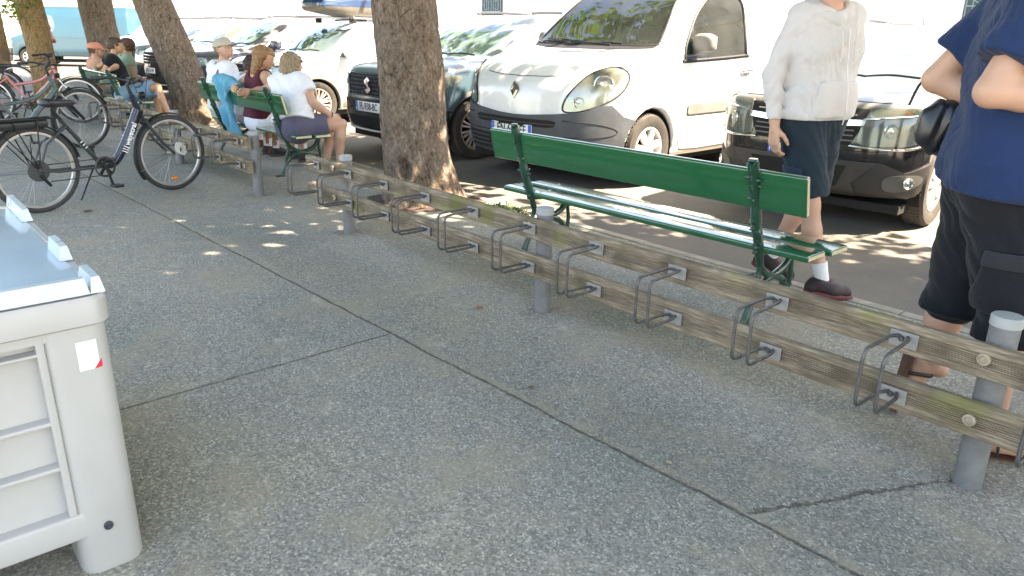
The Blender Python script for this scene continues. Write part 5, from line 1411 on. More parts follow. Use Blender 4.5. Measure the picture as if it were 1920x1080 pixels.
        L = max(.17, length+.1); return np_mesh('hair', [sdf_mesh(f, hc-V3(.2, .2, L), hc+V3(.2, .2, .18), .007, 0)], m, s.root)
    def cap(s, m, name='cap'):
        J = s.J; hc, hf = J['head'], J.get('face', V3(0, 1, 0)); hf = hf/np.linalg.norm(hf); up = J.get('headup', V3(0, 0, 1)); up = up - hf*np.dot(up, hf); up /= np.linalg.norm(up); rt = np.cross(hf, up)
        def f(X, Y, Z):
            d = cone_sdf(X, Y, Z, hc + up*.035 - hf*.030, hc + up*.042 + hf*.018, .102, .094)
            fx = (X-hc[0])*hf[0]+(Y-hc[1])*hf[1]+(Z-hc[2])*hf[2]; fz = (X-hc[0])*up[0]+(Y-hc[1])*up[1]+(Z-hc[2])*up[2]; fr = (X-hc[0])*rt[0]+(Y-hc[1])*rt[1]+(Z-hc[2])*rt[2]
            d = smax(d, .028 - fz - .25*np.minimum(fx, 0)*0 - .16*np.clip(-fx, 0, 1)*-1 - .0, .006)
            b = np.sqrt(((fx-.10)/.095)**2 + (fr/.078)**2) - 1; b = smax(b*.075, np.abs(fz - .040 + (fx-.08)*.18 + fr**2*3) - .004, .004)
            return smin(d, b, .008)
        return np_mesh(name, [sdf_mesh(f, hc-V3(.25, .25, .12), hc+V3(.25, .25, .2), .007, 0)], m, s.root)
    def blob(s, name, fn, lo, hi, m, step=None, parent=None): return np_mesh(name, [sdf_mesh(fn, lo, hi, step or s.step*.8, 1)], m, parent or s.root)

STAND = dict(pelvis=(0,0,.96), waist=(0,0,1.12), chest=(0,0,1.28), shL=(-.185,0,1.44), shR=(.185,0,1.44), head=(0,.03,1.64), elL=(-.24,-.03,1.14), elR=(.24,-.03,1.14),
             wrL=(-.25,.06,.89), wrR=(.25,.06,.89), hipL=(-.085,0,.93), hipR=(.085,0,.93), knL=(-.095,.02,.50), knR=(.095,.02,.50), anL=(-.1,0,.085), anR=(.1,0,.085))
SIT = dict(pelvis=(0,.0,.49), waist=(0,.0,.64), chest=(0,.02,.80), shL=(-.18,.02,.97), shR=(.18,.02,.97), head=(0,.06,1.165), elL=(-.23,.05,.70), elR=(.23,.05,.70),
           wrL=(-.13,.28,.60), wrR=(.13,.28,.60), hipL=(-.085,.03,.475), hipR=(.085,.03,.475), knL=(-.12,.43,.50), knR=(.12,.43,.50), anL=(-.12,.45,.085), anR=(.12,.45,.085))
WHITEC = cloth('white_tshirt_cotton', (.72,.73,.76)); NAVY = cloth('navy_cotton', (.012,.03,.085)); BLACKC = cloth('black_cotton', (.010,.011,.014))

# ---- man in the pale hooded top
p = Fig('man in a pale hooded top and dark shorts walking past the empty green bench', (-2.26, 4.34, 0), -104,
        dict(STAND, shL=(-.17,.01,1.46), shR=(.175,-.02,1.45), elR=(.255,-.07,1.16), wrR=(.25,-.02,.905), elL=(-.19,-.06,1.16), wrL=(-.07,.06,1.06),
             knR=(.07,.13,.50), anR=(.02,.24,.10), toeR=(-.7,.62,.0), knL=(-.08,-.02,.49), anL=(-.02,-.18,.115), toeL=(-.5,.3,-.15), head=(0,.06,1.66), face=(0.3,1,-.1)), 1.11, .0105)
p.body(curl=.55, bare_feet=False, hand_opts={'R': (.6, (0.02,.10,-1), (-1,.1,0))})
hoodie = cloth('heather_white_fleece', (.56,.535,.52), 300, .05)
h = p.shirt(hoodie, 2, -.015, .018, .075, 'hooded_top', .013, .013, seed=2, belly=.4)
def hood(X, Y, Z):
    d = None
    for k in range(9):
        a = math.pi*(.12 + .22*k)- .35; c = V3(.115*math.cos(a), -.01+.085*math.sin(a)*-1, 1.475+.035*math.sin(a)); a2 = a + .22*math.pi; c2 = V3(.115*math.cos(a2), -.01-.085*math.sin(a2), 1.475+.035*math.sin(a2))
        e = cone_sdf(X, Y, Z, c, c2, .038, .038); d = e if d is None else smin(d, e, .02)
    d = smin(d, cone_sdf(X, Y, Z, (0,-.12,1.44), (0,-.13,1.36), .06, .05), .05)
    return d + p.wrinkle(X, Y, Z, .004, 5)
p.blob('hood', hood, V3(-.22,-.25,1.25), V3(.22,.18,1.62), hoodie, .009, h)
def pocket(X, Y, Z):
    d = p.torso(X, Y, Z, .033, .07); c = p.spine[1]*.55+p.spine[0]*.45 + V3(0,.05,0)*.4; d = smin(d, cone_sdf(X, Y, Z, c - V3(.06,0,0), c + V3(.06,0,0), .122, .122), .09)
    d = smax(d, -(Y-.03), .004); d = smax(d, np.abs(Z-1.05)-.095, .01); d = smax(d, np.abs(X)-(.155-.35*np.clip(Z-1.05,0,.1)), .01); return d
p.blob('front_pocket', pocket, V3(-.2,0,.9), V3(.2,.3,1.2), hoodie, .009, h)
g = MB(); g.tube([Vector((.0,.152,1.40)), Vector((.0,.163,1.30)), Vector((0,.172,1.2)), Vector((0,.197,1.10)), Vector((0,.205,1.0)), Vector((0,.196,.93))], .004, 6); g.build('zip', mat('pale_zip', (.45,.44,.43), .4, .4), h)
for s_ in (-1, 1):
    g = MB(); g.tube([Vector((s_*.045,.12,1.46)), Vector((s_*.05,.15,1.40)), Vector((s_*.045,.165,1.30)), Vector((s_*.05,.168,1.24))], .0035, 6); g.build('draw_cord', mat('cream_cord', (.6,.58,.52), .8), h)
so = p.shorts(cloth('dark_petrol_shorts', (.014,.026,.036)), .92, .026, 'shorts', .02, .022, .010)
def cargo(X, Y, Z):
    d = smax(np.abs(Y-.06)-.075, np.abs(Z-.62)-.085, .01); a, b = p.J['hipR'], p.J['knR']; c = np.abs(cone_sdf(X, Y, Z, a, b, .086+.026, .058+.048)-.004)-.007
    return smax(smax(d, c, .006), -(X-.12), .01)
p.blob('cargo_pocket', cargo, V3(.05,-.1,.5), V3(.3,.25,.75), cloth('blue_grey_pocket', (.02,.036,.06)), .008, so)
RED = cloth('dark_red_shoe_mesh', (.10,.012,.016)); 
for q in 'RL': p.shoe(q, mat('black_and_red_shoe', (.022,.012,.015), .6, nscale=25, var=.5), mat('dark_red_sole', (.12,.02,.025), .6), WHITEC, .10, mat('red_lace', (.2,.02,.03), .6))
p.hair(hair_mat('short_brown_hair', (.10,.06,.035), (.04,.025,.015)))

# ---- big man in the navy t-shirt
p = Fig('large man in a navy t-shirt and black cargo shorts at the right edge', (-.865, 3.085, 0), -60,
        dict(STAND, shL=(-.205,.01,1.49), shR=(.205,-.01,1.485), elR=(.27,-.14,1.205), wrR=(.23,.14,1.19), elL=(-.29,-.19,1.21), wrL=(-.17,.09,1.10), chest=(0,.0,1.31), waist=(0,.01,1.14),
             knR=(.10,.10,.48), anR=(.10,.12,.085), knL=(-.12,-.02,.47), anL=(-.13,-.05,.19), toeL=(-.13,-.12,-.8), soleL=(0,-1,-.3), head=(0,.04,1.70), face=(-.1,1,0)), 1.12, .0105, 1.18)
p.body(curl=.7)
p.shirt(NAVY, .74, -.075, .024, .075, 'tshirt', .011, .032, seed=4, belly=.9)
so = p.shorts(BLACKC, 1.16, .036, 'cargo_shorts', .02, .03, .012, seed=6)
def cargo2(X, Y, Z):
    d = smax(np.abs(Y-.04)-.085, np.abs(Z-.62)-.10, .01); a, b = p.J['hipR'], p.J['knR']; c = np.abs(cone_sdf(X, Y, Z, a, b, .086*1.18+.036, .064+.036)-.008)-.008
    return smax(smax(d, c, .006), -(X-.10), .01)
p.blob('cargo_pocket', cargo2, V3(.05,-.15,.45), V3(.35,.25,.8), BLACKC, .008, so)
def flap(X, Y, Z):
    d = smax(np.abs(Y-.04)-.09, np.abs(Z-.705)-.028, .008); a, b = p.J['hipR'], p.J['knR']; c = np.abs(cone_sdf(X, Y, Z, a, b, .086*1.18+.036, .064+.036)-.016)-.007
    return smax(smax(d, c, .006), -(X-.10), .01)
p.blob('pocket_flap', flap, V3(.05,-.15,.6), V3(.35,.25,.8), cloth('faded_black_cotton', (.024,.026,.03)), .008, so)
for q in 'LR':
    a, t, dn, sd = p.footprims(q); b = MB()
    n = 14; pts = [(a + dn*.078 + t*(-.06+.25*.5*(1-math.cos(math.pi*k/n))) , .042+.006*math.sin(math.pi*k/n)) for k in range(n+1)]
    vs = []
    for ii, (c, w) in enumerate(pts):
        ww = w if 0 < ii < n else .02
        for h_ in (0, .014): vs += [tuple(c-sd*ww+dn*h_), tuple(c+sd*ww+dn*h_)]
    b.add(vs, [f for k in range(n) for f in ((4*k,4*k+1,4*k+5,4*k+4),(4*k+2,4*k+6,4*k+7,4*k+3),(4*k,4*k+4,4*k+6,4*k+2),(4*k+1,4*k+3,4*k+7,4*k+5))] + [(0,2,3,1),(4*n,4*n+1,4*n+3,4*n+2)])
    so_ = b.build('sandal', mat('brown_sandal_sole', (.10,.045,.028), .7), p.root, smooth=40)
    for (u, hgt) in ((.02, -.012), (.10, .022), (.13, .03)):
        c = a + t*u; MB().tube([Vector(c-sd*.042+dn*.075), Vector(c-sd*.034+dn*(hgt+.012)), Vector(c+dn*(hgt-.008)), Vector(c+sd*.034+dn*(hgt+.012)), Vector(c+sd*.042+dn*.075)], .008, 8, squash=.5).build('sandal_strap', mat('black_strap', (.02,.018,.018), .6), so_, smooth=60)
p.hair(hair_mat('short_grey_hair', (.3,.28,.26), (.14,.13,.12)))
# his bag hangs from the far arm
def bagf(X, Y, Z):
    c = (-.24,-.15,1.05); d = (np.abs((X-c[0])/.055)**2.5 + np.abs((Y-c[1])/.085)**2.5 + np.abs((Z-c[2])/.095)**2.5)**(1/2.5) - 1
    return d*.1 + .006*np.sin(40*Z+25*X+8*np.sin(20*Y)) + .004*np.sin(70*Y+30*Z)
bg_ = empty('shoulder_bag', p.root.location, R(-60), 'shiny black bag hanging behind the man in the navy t-shirt', 'bag'); bg_.scale = (1.12,)*3
np_mesh('bag_body', [sdf_mesh(bagf, V3(-.38,-.31,.93), V3(-.13,0,1.21), .009, 1)], mat('black_bag_leather', (.015,.016,.02), .28, nscale=8, var=.3), bg_)
g = MB(); g.tube(catmull([(-.29,-.26,1.12),(-.31,-.23,1.2),(-.31,-.17,1.245),(-.30,-.12,1.2),(-.27,-.13,1.12)], 5), .012, 8, squash=.4); g.build('bag_strap', mat('black_strap', (.02,.018,.018), .6), bg_, smooth=60)

# ---- family on the second bench
fam = 'family seated on the green bench'
p = Fig('woman in a white t-shirt and grey shorts at the right end of the family bench', (-7.62, 3.56, 0), 0,
        dict(SIT, pelvis=(0,-.02,.50), waist=(-.06,.02,.66), chest=(-.16,.07,.79), shL=(-.36,.04,.90), shR=(.02,.10,.91), head=(-.24,.12,1.06), face=(-.2,1,-.35), elL=(-.46,-.10,.80), wrL=(-.44,-.26,.80),
             elR=(.15,.13,.72), wrR=(.17,.32,.58), knR=(.22,.40,.50), anR=(.20,.36,.085), knL=(-.03,.44,.48), anL=(.02,.30,.085)), 1.06, .0135, 1.2, group=fam)
p.body(curl=.5); p.shirt(WHITEC, .55, .015, .03, .075, 'tshirt', .010, .028, seed=7); p.shorts(cloth('grey_violet_shorts', (.095,.09,.13)), .62, .025, 'shorts', .07, .03, .004)
p.hair(hair_mat('ash_blonde_hair', (.36,.27,.16), (.16,.11,.06)), .13, .014, 1, .055, .075)
MB().tube([Vector(p.J['wrR']*.94+p.J['elR']*.06 + V3(.03*math.cos(a), .012*math.sin(a), .028*math.sin(a))) for a in np.linspace(0, 6.28, 15)[:-1]], .006, 6, closed=True).build('wrist_band', mat('navy_wrist_band', (.02,.03,.08), .5), p.root)
for q in 'LR':
    a, t, dn, sd = p.footprims(q); MB().bbox(tuple(Vector(a)+Vector((-.045,-.07,-.085))), tuple(Vector(a)+Vector((.045,.19,-.07))), .006, axis=1).build('sandal', mat('tan_sandal', (.33,.22,.13), .7), p.root, smooth=40)
p = Fig('girl with light brown hair and a maroon vest top, arm over the bench back', (-8.45, 3.50, 0), 0,
        dict(SIT, waist=(.0,.02,.63), chest=(.02,.05,.78), shL=(-.15,.04,.93), shR=(.17,.06,.93), head=(.05,.10,1.11), face=(.55,1,-.45), elL=(-.27,-.13,.79), wrL=(-.10,-.20,.80), elR=(.2,.15,.68), wrR=(.12,.3,.6)), 1.06, .0135, .9, 'tan_skin', (.50,.28,.17), fam)
p.body(curl=.5, bare_feet=False); p.shirt(cloth('maroon_vest', (.075,.012,.024)), .3, .0, .012, .08, 'vest_top', .003, seed=8, tank=True); p.shorts(WHITEC, .55, .03, 'shorts', .05, .04, .006)
p.hair(hair_mat('light_brown_hair', (.38,.20,.08), (.17,.08,.03)), .16, .013, 2, .045, .05, .02)
for q in 'LR': p.shoe(q, mat('black_trainer', (.02,.02,.025), .7), mat('dark_trainer_sole', (.05,.05,.055), .7), WHITEC, .12, mat('grey_lace', (.2,.2,.2), .8))
p = Fig('dark haired child bending forward between the girl and the man in the cap', (-9.0, 3.52, 0), 0,
        {k: V3(*v)*.80 + V3(0,.02,.10) for k, v in dict(SIT, head=(.06,.20,1.12), shL=(-.15,.10,.95), shR=(.16,.10,.95), chest=(0,.06,.79), face=(.2,1,-.6)).items()} | {'face': V3(.2,1,-.6), 'anL': V3(-.1,.34,.085), 'anR': V3(.1,.34,.085)}, 1.06, .0135, .85, 'warm_brown_skin', (.33,.16,.085), fam)
p.body(curl=.5, bare_feet=False); p.shirt(WHITEC, .5, .0, .014, .06, 'tshirt', .003, seed=9); p.shorts(cloth('pale_pink_shorts', (.55,.40,.42)), .7, .02)
p.hair(hair_mat('dark_brown_hair', (.05,.022,.012), (.018,.009,.006)), .03, .014, 3, .05, .05)
for q in 'LR': p.shoe(q, mat('black_trainer', (.02,.02,.025), .7), mat('dark_trainer_sole', (.05,.05,.055), .7), WHITEC, .10)
p = Fig('man in a beige cap and white t-shirt at the left end of the family bench', (-9.60, 3.56, 0), 0,
        dict(SIT, shL=(-.20,.0,.96), shR=(.19,.03,.965), head=(.03,.05,1.165), face=(1,.42,.30), headup=(-.25,-.1,1), elL=(-.26,.0,.68), elR=(.27,.10,.70), knR=(.20,.44,.50), anR=(.42,.30,.085), toeR=(1.3,.4,-.05)), 1.06, .0135, 1.1, group=fam)
p.body(curl=.5, bare_feet=False); p.shirt(WHITEC, .6, .0, .024, .07, 'tshirt', .010, .026, seed=10); p.shorts(cloth('stone_shorts', (.45,.42,.36)), .8, .026)
p.cap(cloth('beige_cap_cotton', (.47,.41,.33))); p.hair(hair_mat('short_grey_brown_hair', (.22,.17,.12), (.1,.07,.05)), 0, .005)
for q in 'LR': p.shoe(q, cloth('tan_boot_leather', (.20,.075,.025)), mat('brown_boot_sole', (.07,.03,.02), .7), WHITEC, .10, mat('dark_lace', (.05,.02,.02), .7))
for s_ in (-1, 1):
    P = [Vector((s_*.11,.16,.80)), Vector((s_*.125,.13,.93)), Vector((s_*.12,.03,1.015)), Vector((s_*.13,-.085,.94)), Vector((s_*.15,-.125,.80)), Vector((s_*.15,-.12,.66))]
    MB().tube(catmull(P, 5), .017, 8, squash=.3).build('rucksack_strap', mat('red_navy_strap', (.28,.02,.04) if s_ < 0 else (.03,.03,.12), .6), p.root, smooth=60)
# blue jacket over the bench back
def jacket():
    def f(X, Y, Z):
        yc = 3.275 - .05*np.clip((.86-Z)/.2, 0, 1)*0; 
        t = np.clip((.90-Z)/.62, 0, 1); w = .17 - .05*np.sin(t*3.1) + .03*np.sin(t*9+1); xc = -8.86 + .10*t + .03*np.sin(t*7)
        y0 = 3.262 + .085*t + .03*np.sin(X*30+t*3) + .016*np.sin(X*55-t*6+1)
        d = smax(np.abs(Y-y0)-.026, np.abs(X-xc)-w, .03); d = smax(d, np.abs(Z-.60)-.33, .03)
        top = cone_sdf(X, Y, Z, (-9.0,3.30,.925), (-8.74,3.32,.92), .065, .06)
        top2 = cone_sdf(X, Y, Z, (-8.69,3.33,.90), (-8.54,3.34,.86), .06, .05)
        return smin(smin(d, top, .05), top2, .05) + .008*np.sin(60*X+10*Z) + .005*np.sin(45*Z+30*X)
    o = np_mesh('draped_jacket', [sdf_mesh(f, V3(-9.19,3.12,.2), V3(-8.35,3.48,1.06), .014, 1)], cloth('sky_blue_fleece', (.10,.36,.50)))
    tag(o, 'sky blue jacket draped over the back of the family bench', 'jacket')
jacket()

# ---- couple and child on the third bench
grp = 'people on the far bench'
p = Fig('man in a black t-shirt and pale denim shorts on the far bench', (-13.3, 3.28, 0), 0,
        dict(SIT, pelvis=(.25,.0,.49), hipL=(.17,.04,.475), hipR=(.34,.04,.475), waist=(.14,.0,.64), chest=(-.0,.02,.80), shL=(-.20,.02,.96), shR=(.14,-.06,.98), head=(-.02,.06,1.16), face=(.3,1,0), elL=(-.36,-.2,.82), wrL=(-.2,-.22,.78), elR=(.13,-.24,.74), wrR=(.40,-.16,.84),
             knL=(.55,.42,.50), anL=(.5,.42,.085), knR=(.78,.36,.60), anR=(.92,.46,.12)), 1.02, .015, 1.0, 'tan_skin', (.50,.28,.17), grp)
p.body(curl=.3, bare_feet=False); p.shirt(BLACKC, .45, .0, .02, .07, 'tshirt', .004, .02, seed=11); p.shorts(cloth('pale_blue_denim', (.16,.29,.42)), .80, .03, 'denim_shorts', .05, .03, .005)
p.hair(hair_mat('short_brown_hair', (.10,.06,.035), (.04,.025,.015)), 0, .014)
for q in 'LR': p.shoe(q, mat('black_trainer', (.02,.02,.025), .7), mat('dark_trainer_sole', (.05,.05,.055), .7))
p = Fig('woman with sunglasses and pale green top hugged by the man in black', (-13.80, 3.56, 0), 0, dict(SIT, head=(-.04,.08,1.15), face=(-.9,-.5,0), elL=(-.25,.1,.72)), 1.02, .015, .95, group=grp)
p.body(curl=.4, bare_feet=True); p.shirt(cloth('pale_green_top', (.32,.45,.32)), .4, .0, .015, .08, 'top', .003, seed=12); p.shorts(cloth('pale_blue_denim', (.16,.29,.42)), .7, .02); p.hair(hair_mat('auburn_hair', (.16,.07,.035), (.07,.03,.015)), .04, .015, 4, .05, .05)
hc = p.J['head']; hf = p.J['face']/np.linalg.norm(p.J['face']); rt = np.cross(hf, V3(0,0,1))
for s_ in (-1, 1): MB().lathe([(0,.004),(.024,.002),(.026,-.002)], (0,0,0), 'Z', 14).build('sunglass_lens', mat('dark_sunglass', (.01,.01,.012), .1), p.root).matrix_local = Matrix.Translation(Vector(hc+hf*.096+rt*s_*.033+V3(0,0,.008))) @ Vector(hf).to_track_quat('Z', 'Y').to_matrix().to_4x4()
p = Fig('child in a peach cap sitting at the left end of the far bench', (-14.45, 3.25, 0), 0, {k: V3(*v)*.85 + V3(0,0,.07) for k, v in SIT.items()} | {'anL': V3(-.1,.36,.09), 'anR': V3(.1,.36,.09)}, 1.02, .016, .9, group=grp)
p.body(curl=.4, bare_feet=False); p.shirt(cloth('peach_tshirt', (.6,.33,.22)), .45, .0, .014, .07, 'tshirt', .003, seed=13); p.shorts(cloth('stone_shorts', (.45,.42,.36)), .8, .02); p.cap(cloth('peach_cap_cotton', (.75,.30,.20))); p.hair(hair_mat('short_brown_hair', (.10,.06,.035), (.04,.025,.015)), 0, .004)
for q in 'LR': p.shoe(q, mat('black_trainer', (.02,.02,.025), .7), mat('dark_trainer_sole', (.05,.05,.055), .7))
p = Fig('person in a pink top and pale hat far away between the left tree trunks', (-22.0, 3.9, 0), 30, dict(STAND, head=(0,.06,1.62), elL=(-.26,.06,1.16), wrL=(-.1,.25,1.1), elR=(.26,.06,1.16), wrR=(.1,.25,1.1)), 1.0, .018, 1.0)
p.body(curl=.5, bare_feet=False); p.shirt(cloth('pink_top_cotton', (.62,.09,.14)), .3, -.02, .02, .07, 'top', .004, .02, seed=14); p.shorts(cloth('pink_trousers', (.55,.3,.33)), .9); p.cap(cloth('pale_pink_hat', (.65,.42,.36))); p.hair(hair_mat('auburn_hair', (.16,.07,.035), (.07,.03,.015)), .12, .012, 5)
for q in 'LR': p.shoe(q, mat('black_trainer', (.02,.02,.025), .7), mat('dark_trainer_sole', (.05,.05,.055), .7))

# ================================================================ bicycles
def bicycle(label, rear, front, frame_m, dark_m, style='step', r=.352, rear_rack=True, basket=False, lettering=False, fork_m=None, rim_c=ALLOY, lamp=False, tyre_c=None):
    """local: x forward from the rear hub, y to the left, z up; parts parented to the thing at the rear contact point"""
    a = math.atan2(front[1]-rear[1], front[0]-rear[0]); wb = math.hypot(front[0]-rear[0], front[1]-rear[1])
    t = empty('bicycle', (rear[0], rear[1], 0), a, label, 'bicycle', 'bicycles parked in the racks')
    fork_m = fork_m or dark_m; BL = mat('matt_black_metal', (.018, .019, .02), .45, .3, nscale=20, var=.25); S = mat('dull_steel', (.35, .35, .34), .4, .8)
    TY = tyre_c or mat('grey_black_bike_tyre', (.045, .045, .045), .8, nscale=12, var=.3)
    def whl(cx, turn=0):
        M = Matrix.Translation((cx, 0, r)) @ Matrix.Rotation(turn, 4, 'Z')
        def put(b): b.v = [tuple(M @ Vector(v)) for v in b.v]; return b
        b = MB(); b.tube([(math.cos(q)*(r-.021), 0, math.sin(q)*(r-.021)) for q in np.linspace(0, 2*math.pi, 65)[:-1]], .0215, 10, closed=True)
        for k in range(96):
            q = 2*math.pi*k/96; 
            for yy in (-.012, .012):
                Mm = Matrix.Rotation(-q, 4, 'Y') @ Matrix.Translation((r-.001, yy, 0)); b.box((-.003, -.006, -.006), (.002, .006, .006), Mm)
        w = put(b).build('tyre', TY, t, smooth=50)
        b = MB(); R1 = r-.042; b.lathe([(R1+.004, -.012), (R1-.014, -.013), (R1-.019, -.006), (R1-.019, .006), (R1-.014, .013), (R1+.004, .012)], (0, 0, 0), 'Y', 64, False); put(b).build('rim', rim_c, w, smooth=40)
        b = MB()
        for k in range(32):
            q = 2*math.pi*k/32; s = 1 if k % 2 else -1; q2 = q + (.55 if k % 4 < 2 else -.55)
            b.tube([(.02*math.cos(q2), s*.026, .02*math.sin(q2)), ((R1-.016)*math.cos(q), s*.002, (R1-.016)*math.sin(q))], .0012, 4, cap=False)
        put(b).build('spokes', S, w)['kind'] = 'stuff'
        b = MB(); b.lathe([(.006, -.058), (.009, -.05), (.011, -.034), (.026, -.03), (.026, -.026), (.014, -.02), (.014, .02), (.026, .026), (.026, .03), (.011, .034), (.009, .05), (.006, .058)], (0, 0, 0), 'Y', 18)
        put(b).build('hub', S if cx else BL, w, smooth=40)
        if cx and lettering:
            b = MB(); b.bbox((-.028, -.012, -.255), (.028, .004, -.228), .005, axis=0); put(b).build('wheel_reflector', mat('orange_reflector', (.85, .25, .02), .25), w)
        return w
    wr, wf = whl(0), whl(wb, 0)
    bb = Vector((.45*wb, 0, .315)); hb = Vector((wb-.25, 0, .70)); ht = Vector((wb-.315, 0, .90)); st = Vector((.20*wb+.02, 0, .74)); rh = Vector((0, 0, r)); fh = Vector((wb, 0, r))
    b = MB()
    if style == 'step':
        p = catmull([ht*.35+hb*.65, Vector((wb-.37, 0, .60)), Vector((wb-.47, 0, .44)), Vector((wb-.56, 0, .335)), bb+Vector((.02, 0, .005))], 8)
        b.tube(p, list(np.linspace(.046, .036, len(p))), 14, squash=.75)
        b.build('down_tube', frame_m, t, smooth=60); b = MB()
        q = catmull([Vector((wb-.52, 0, .375)), Vector((.52*wb, 0, .36)), bb.lerp(st, .16)], 5); b.tube(q, .018, 10); b.build('brace_tube', dark_m, t, smooth=60); b = MB()
    else:
        b.tube([ht.lerp(hb, .8), bb], .032, 12); b.build('down_tube', frame_m, t, smooth=60); b = MB()
        b.tube(catmull([ht.lerp(hb, .35), Vector((wb*.6, 0, .66)), st.lerp(bb, .35)], 5), .022, 10); b.build('top_tube', frame_m, t, smooth=60); b = MB()
    b.tube([bb, st], .020, 12); b.build('seat_tube', dark_m, t, smooth=60)
    MB().tube([hb, ht], .026, 14).build('head_tube', frame_m, t, smooth=60)
    MB().tube([st, st+(st-bb).normalized()*.11], .015, 10).build('seat_post', BL, t, smooth=60)
    for s in (-1, 1):
        MB().tube([bb+Vector((-.03, s*.03, 0)), Vector((.16, s*.052, .325)), rh+Vector((0, s*.062, 0))], [.014, .012, .010], 10).build('chain_stay', dark_m, t, smooth=60)
        MB().tube([st.lerp(bb, .12)+Vector((0, s*.02, 0)), Vector((.10, s*.05, .56)), rh+Vector((0, s*.062, 0))], [.011, .010, .009], 10).build('seat_stay', dark_m, t, smooth=60)
        cr = hb + (hb-ht).normalized()*.03
        if style == 'step':
            MB().tube(catmull([cr+Vector((0, s*.045, 0)), cr.lerp(fh, .55)+Vector((-.02, s*.052, 0)), fh+Vector((0, s*.055, 0))], 6), list(np.linspace(.017, .011, 13)), 10, squash=.7).build('fork_blade', fork_m, t, smooth=60)
        else:
            MB().tube([cr+Vector((0, s*.055, .01)), cr.lerp(fh, .42)+Vector((0, s*.055, 0))], .014, 12).build('fork_stanchion', CHROME, t, smooth=60)
            MB().tube([cr.lerp(fh, .40)+Vector((0, s*.055, 0)), fh+Vector((0, s*.055, 0))], [.022, .016], 12).build('fork_leg', BL, t, smooth=60)
    MB().tube([hb+(hb-ht).normalized()*.03+Vector((0, -.062, .006)), hb+(hb-ht).normalized()*.02, hb+(hb-ht).normalized()*.03+Vector((0, .062, .006))], .021, 10).build('fork_crown', fork_m, t, smooth=60)
    # stem and handlebar
    top = ht + Vector((-.03, 0, .09)); g = MB(); g.tube([ht, top, top+Vector((.04, 0, .035))], [.017, .016, .017], 12); stem = g.build('stem', BL, t, smooth=60)
    hbz = top+Vector((.045, 0, .04)); P = catmull([hbz+Vector((-.12, -.26, .015)), hbz+Vector((-.07, -.20, .02)), hbz+Vector((0, -.10, 0)), hbz, hbz+Vector((0, .10, 0)), hbz+Vector((-.07, .20, .02)), hbz+Vector((-.12, .26, .015))], 5)
    hbar = MB().tube(P, .0115, 10).build('handlebar', BL, t, smooth=60)
    for s in (-1, 1):
        e = hbz+Vector((-.12, s*.26, .015)); d = (e-(hbz+Vector((-.07, s*.20, .02)))).normalized()
        g = MB(); g.tube([e-d*.02, e+d*.02, e+d*.09, e+d*.10], [.016, .018, .0165, .010], 12); g.build('grip', RUBBER, hbar, smooth=60)
        g = MB(); q = hbz+Vector((-.04, s*.16, .012)); g.tube(catmull([q, q+Vector((.035, s*.02, -.02)), q+Vector((-.02, s*.075, -.045)), q+Vector((-.09, s*.12, -.05))], 4), [.011]*5+[.006]*8, 8); g.build('brake_lever', BL, hbar, smooth=60)
        g = MB(); g.tube(catmull([q+Vector((.02, 0, 0)), q+Vector((.11, -s*.02, .03)), Vector((ht.x+.09, s*.04, ht.z-.05)), Vector((ht.x+.05, s*.03, hb.z-.03)), (bb.lerp(hb, .6) if s > 0 else hb+Vector((.06, .03, -.12)))], 6), .0032, 6); g.build('cable', RUBBER, hbar, smooth=60)
    g = MB(); g.bbox((hbz.x-.02, -.035, hbz.z+.012), (hbz.x+.035, .035, hbz.z+.03), .006, axis=1); g.build('display_unit', BL, hbar, smooth=40)
    if lamp or lettering:
        g = MB(); g.lathe([(0, .0), (.02, .004), (.028, .03), (.03, .055), (.026, .06)], (ht.x+.06, 0, ht.z+.0), 'X', 18); lp = g.build('front_lamp', BL, t, smooth=50)
        MB().lathe([(.0, .063), (.026, .06)], (ht.x+.06, 0, ht.z), 'X', 18).build('lamp_glass', CHROME, lp)
    # saddle
    sp = st+(st-bb).normalized()*.13+Vector((.07, 0, .005))
    def sf(X, Y, Z):
        u = X-sp.x; w = .024+.060*np.clip((.06-u)/.16, 0, 1)**1.2; z = Z-sp.z-.02-.012*np.clip(-u/.12, 0, 1)
        d = (np.abs(Y/w)**2.5+np.abs(u/.145)**3.5+np.abs(z/(.03+.012*np.clip(-u/.1, 0, 1)))**2.5)**(1/2.5)-1
        return d*.03
    np_mesh('saddle', [sdf_mesh(sf, V3(sp.x-.2, -.12, sp.z-.07), V3(sp.x+.2, .12, sp.z+.09), .008, 1)], mat('black_saddle', (.03, .03, .032), .4, nscale=8, var=.3), t)
    # drive
    g = MB(); g.lathe([(.083, -.055), (.092, -.052), (.094, -.047), (.078, -.044), (.078, -.040)], tuple(bb), 'Y', 40, False); ch = g.build('chain_guard_ring', mat('dark_grey_plastic', (.05, .055, .055), .4), t, smooth=40)
    g = MB()
    for k in range(5):
        q = 2*math.pi*k/5+.3; d = Vector((math.cos(q), 0, math.sin(q))); n = Vector((-d.z, 0, d.x))*.011; o = bb+Vector((0, -.046, 0))
        g.add([o-n, o+n, o+d*.082+n*1.4, o+d*.082-n*1.4] + [v+Vector((0, .005, 0)) for v in (o-n, o+n, o+d*.082+n*1.4, o+d*.082-n*1.4)], [(0,1,2,3),(7,6,5,4),(0,4,5,1),(1,5,6,2),(2,6,7,3),(3,7,4,0)])
    g.lathe([(0, -.062), (.02, -.06), (.026, -.04)], tuple(bb), 'Y', 16); g.build('crank_spider', BL, ch, smooth=30)
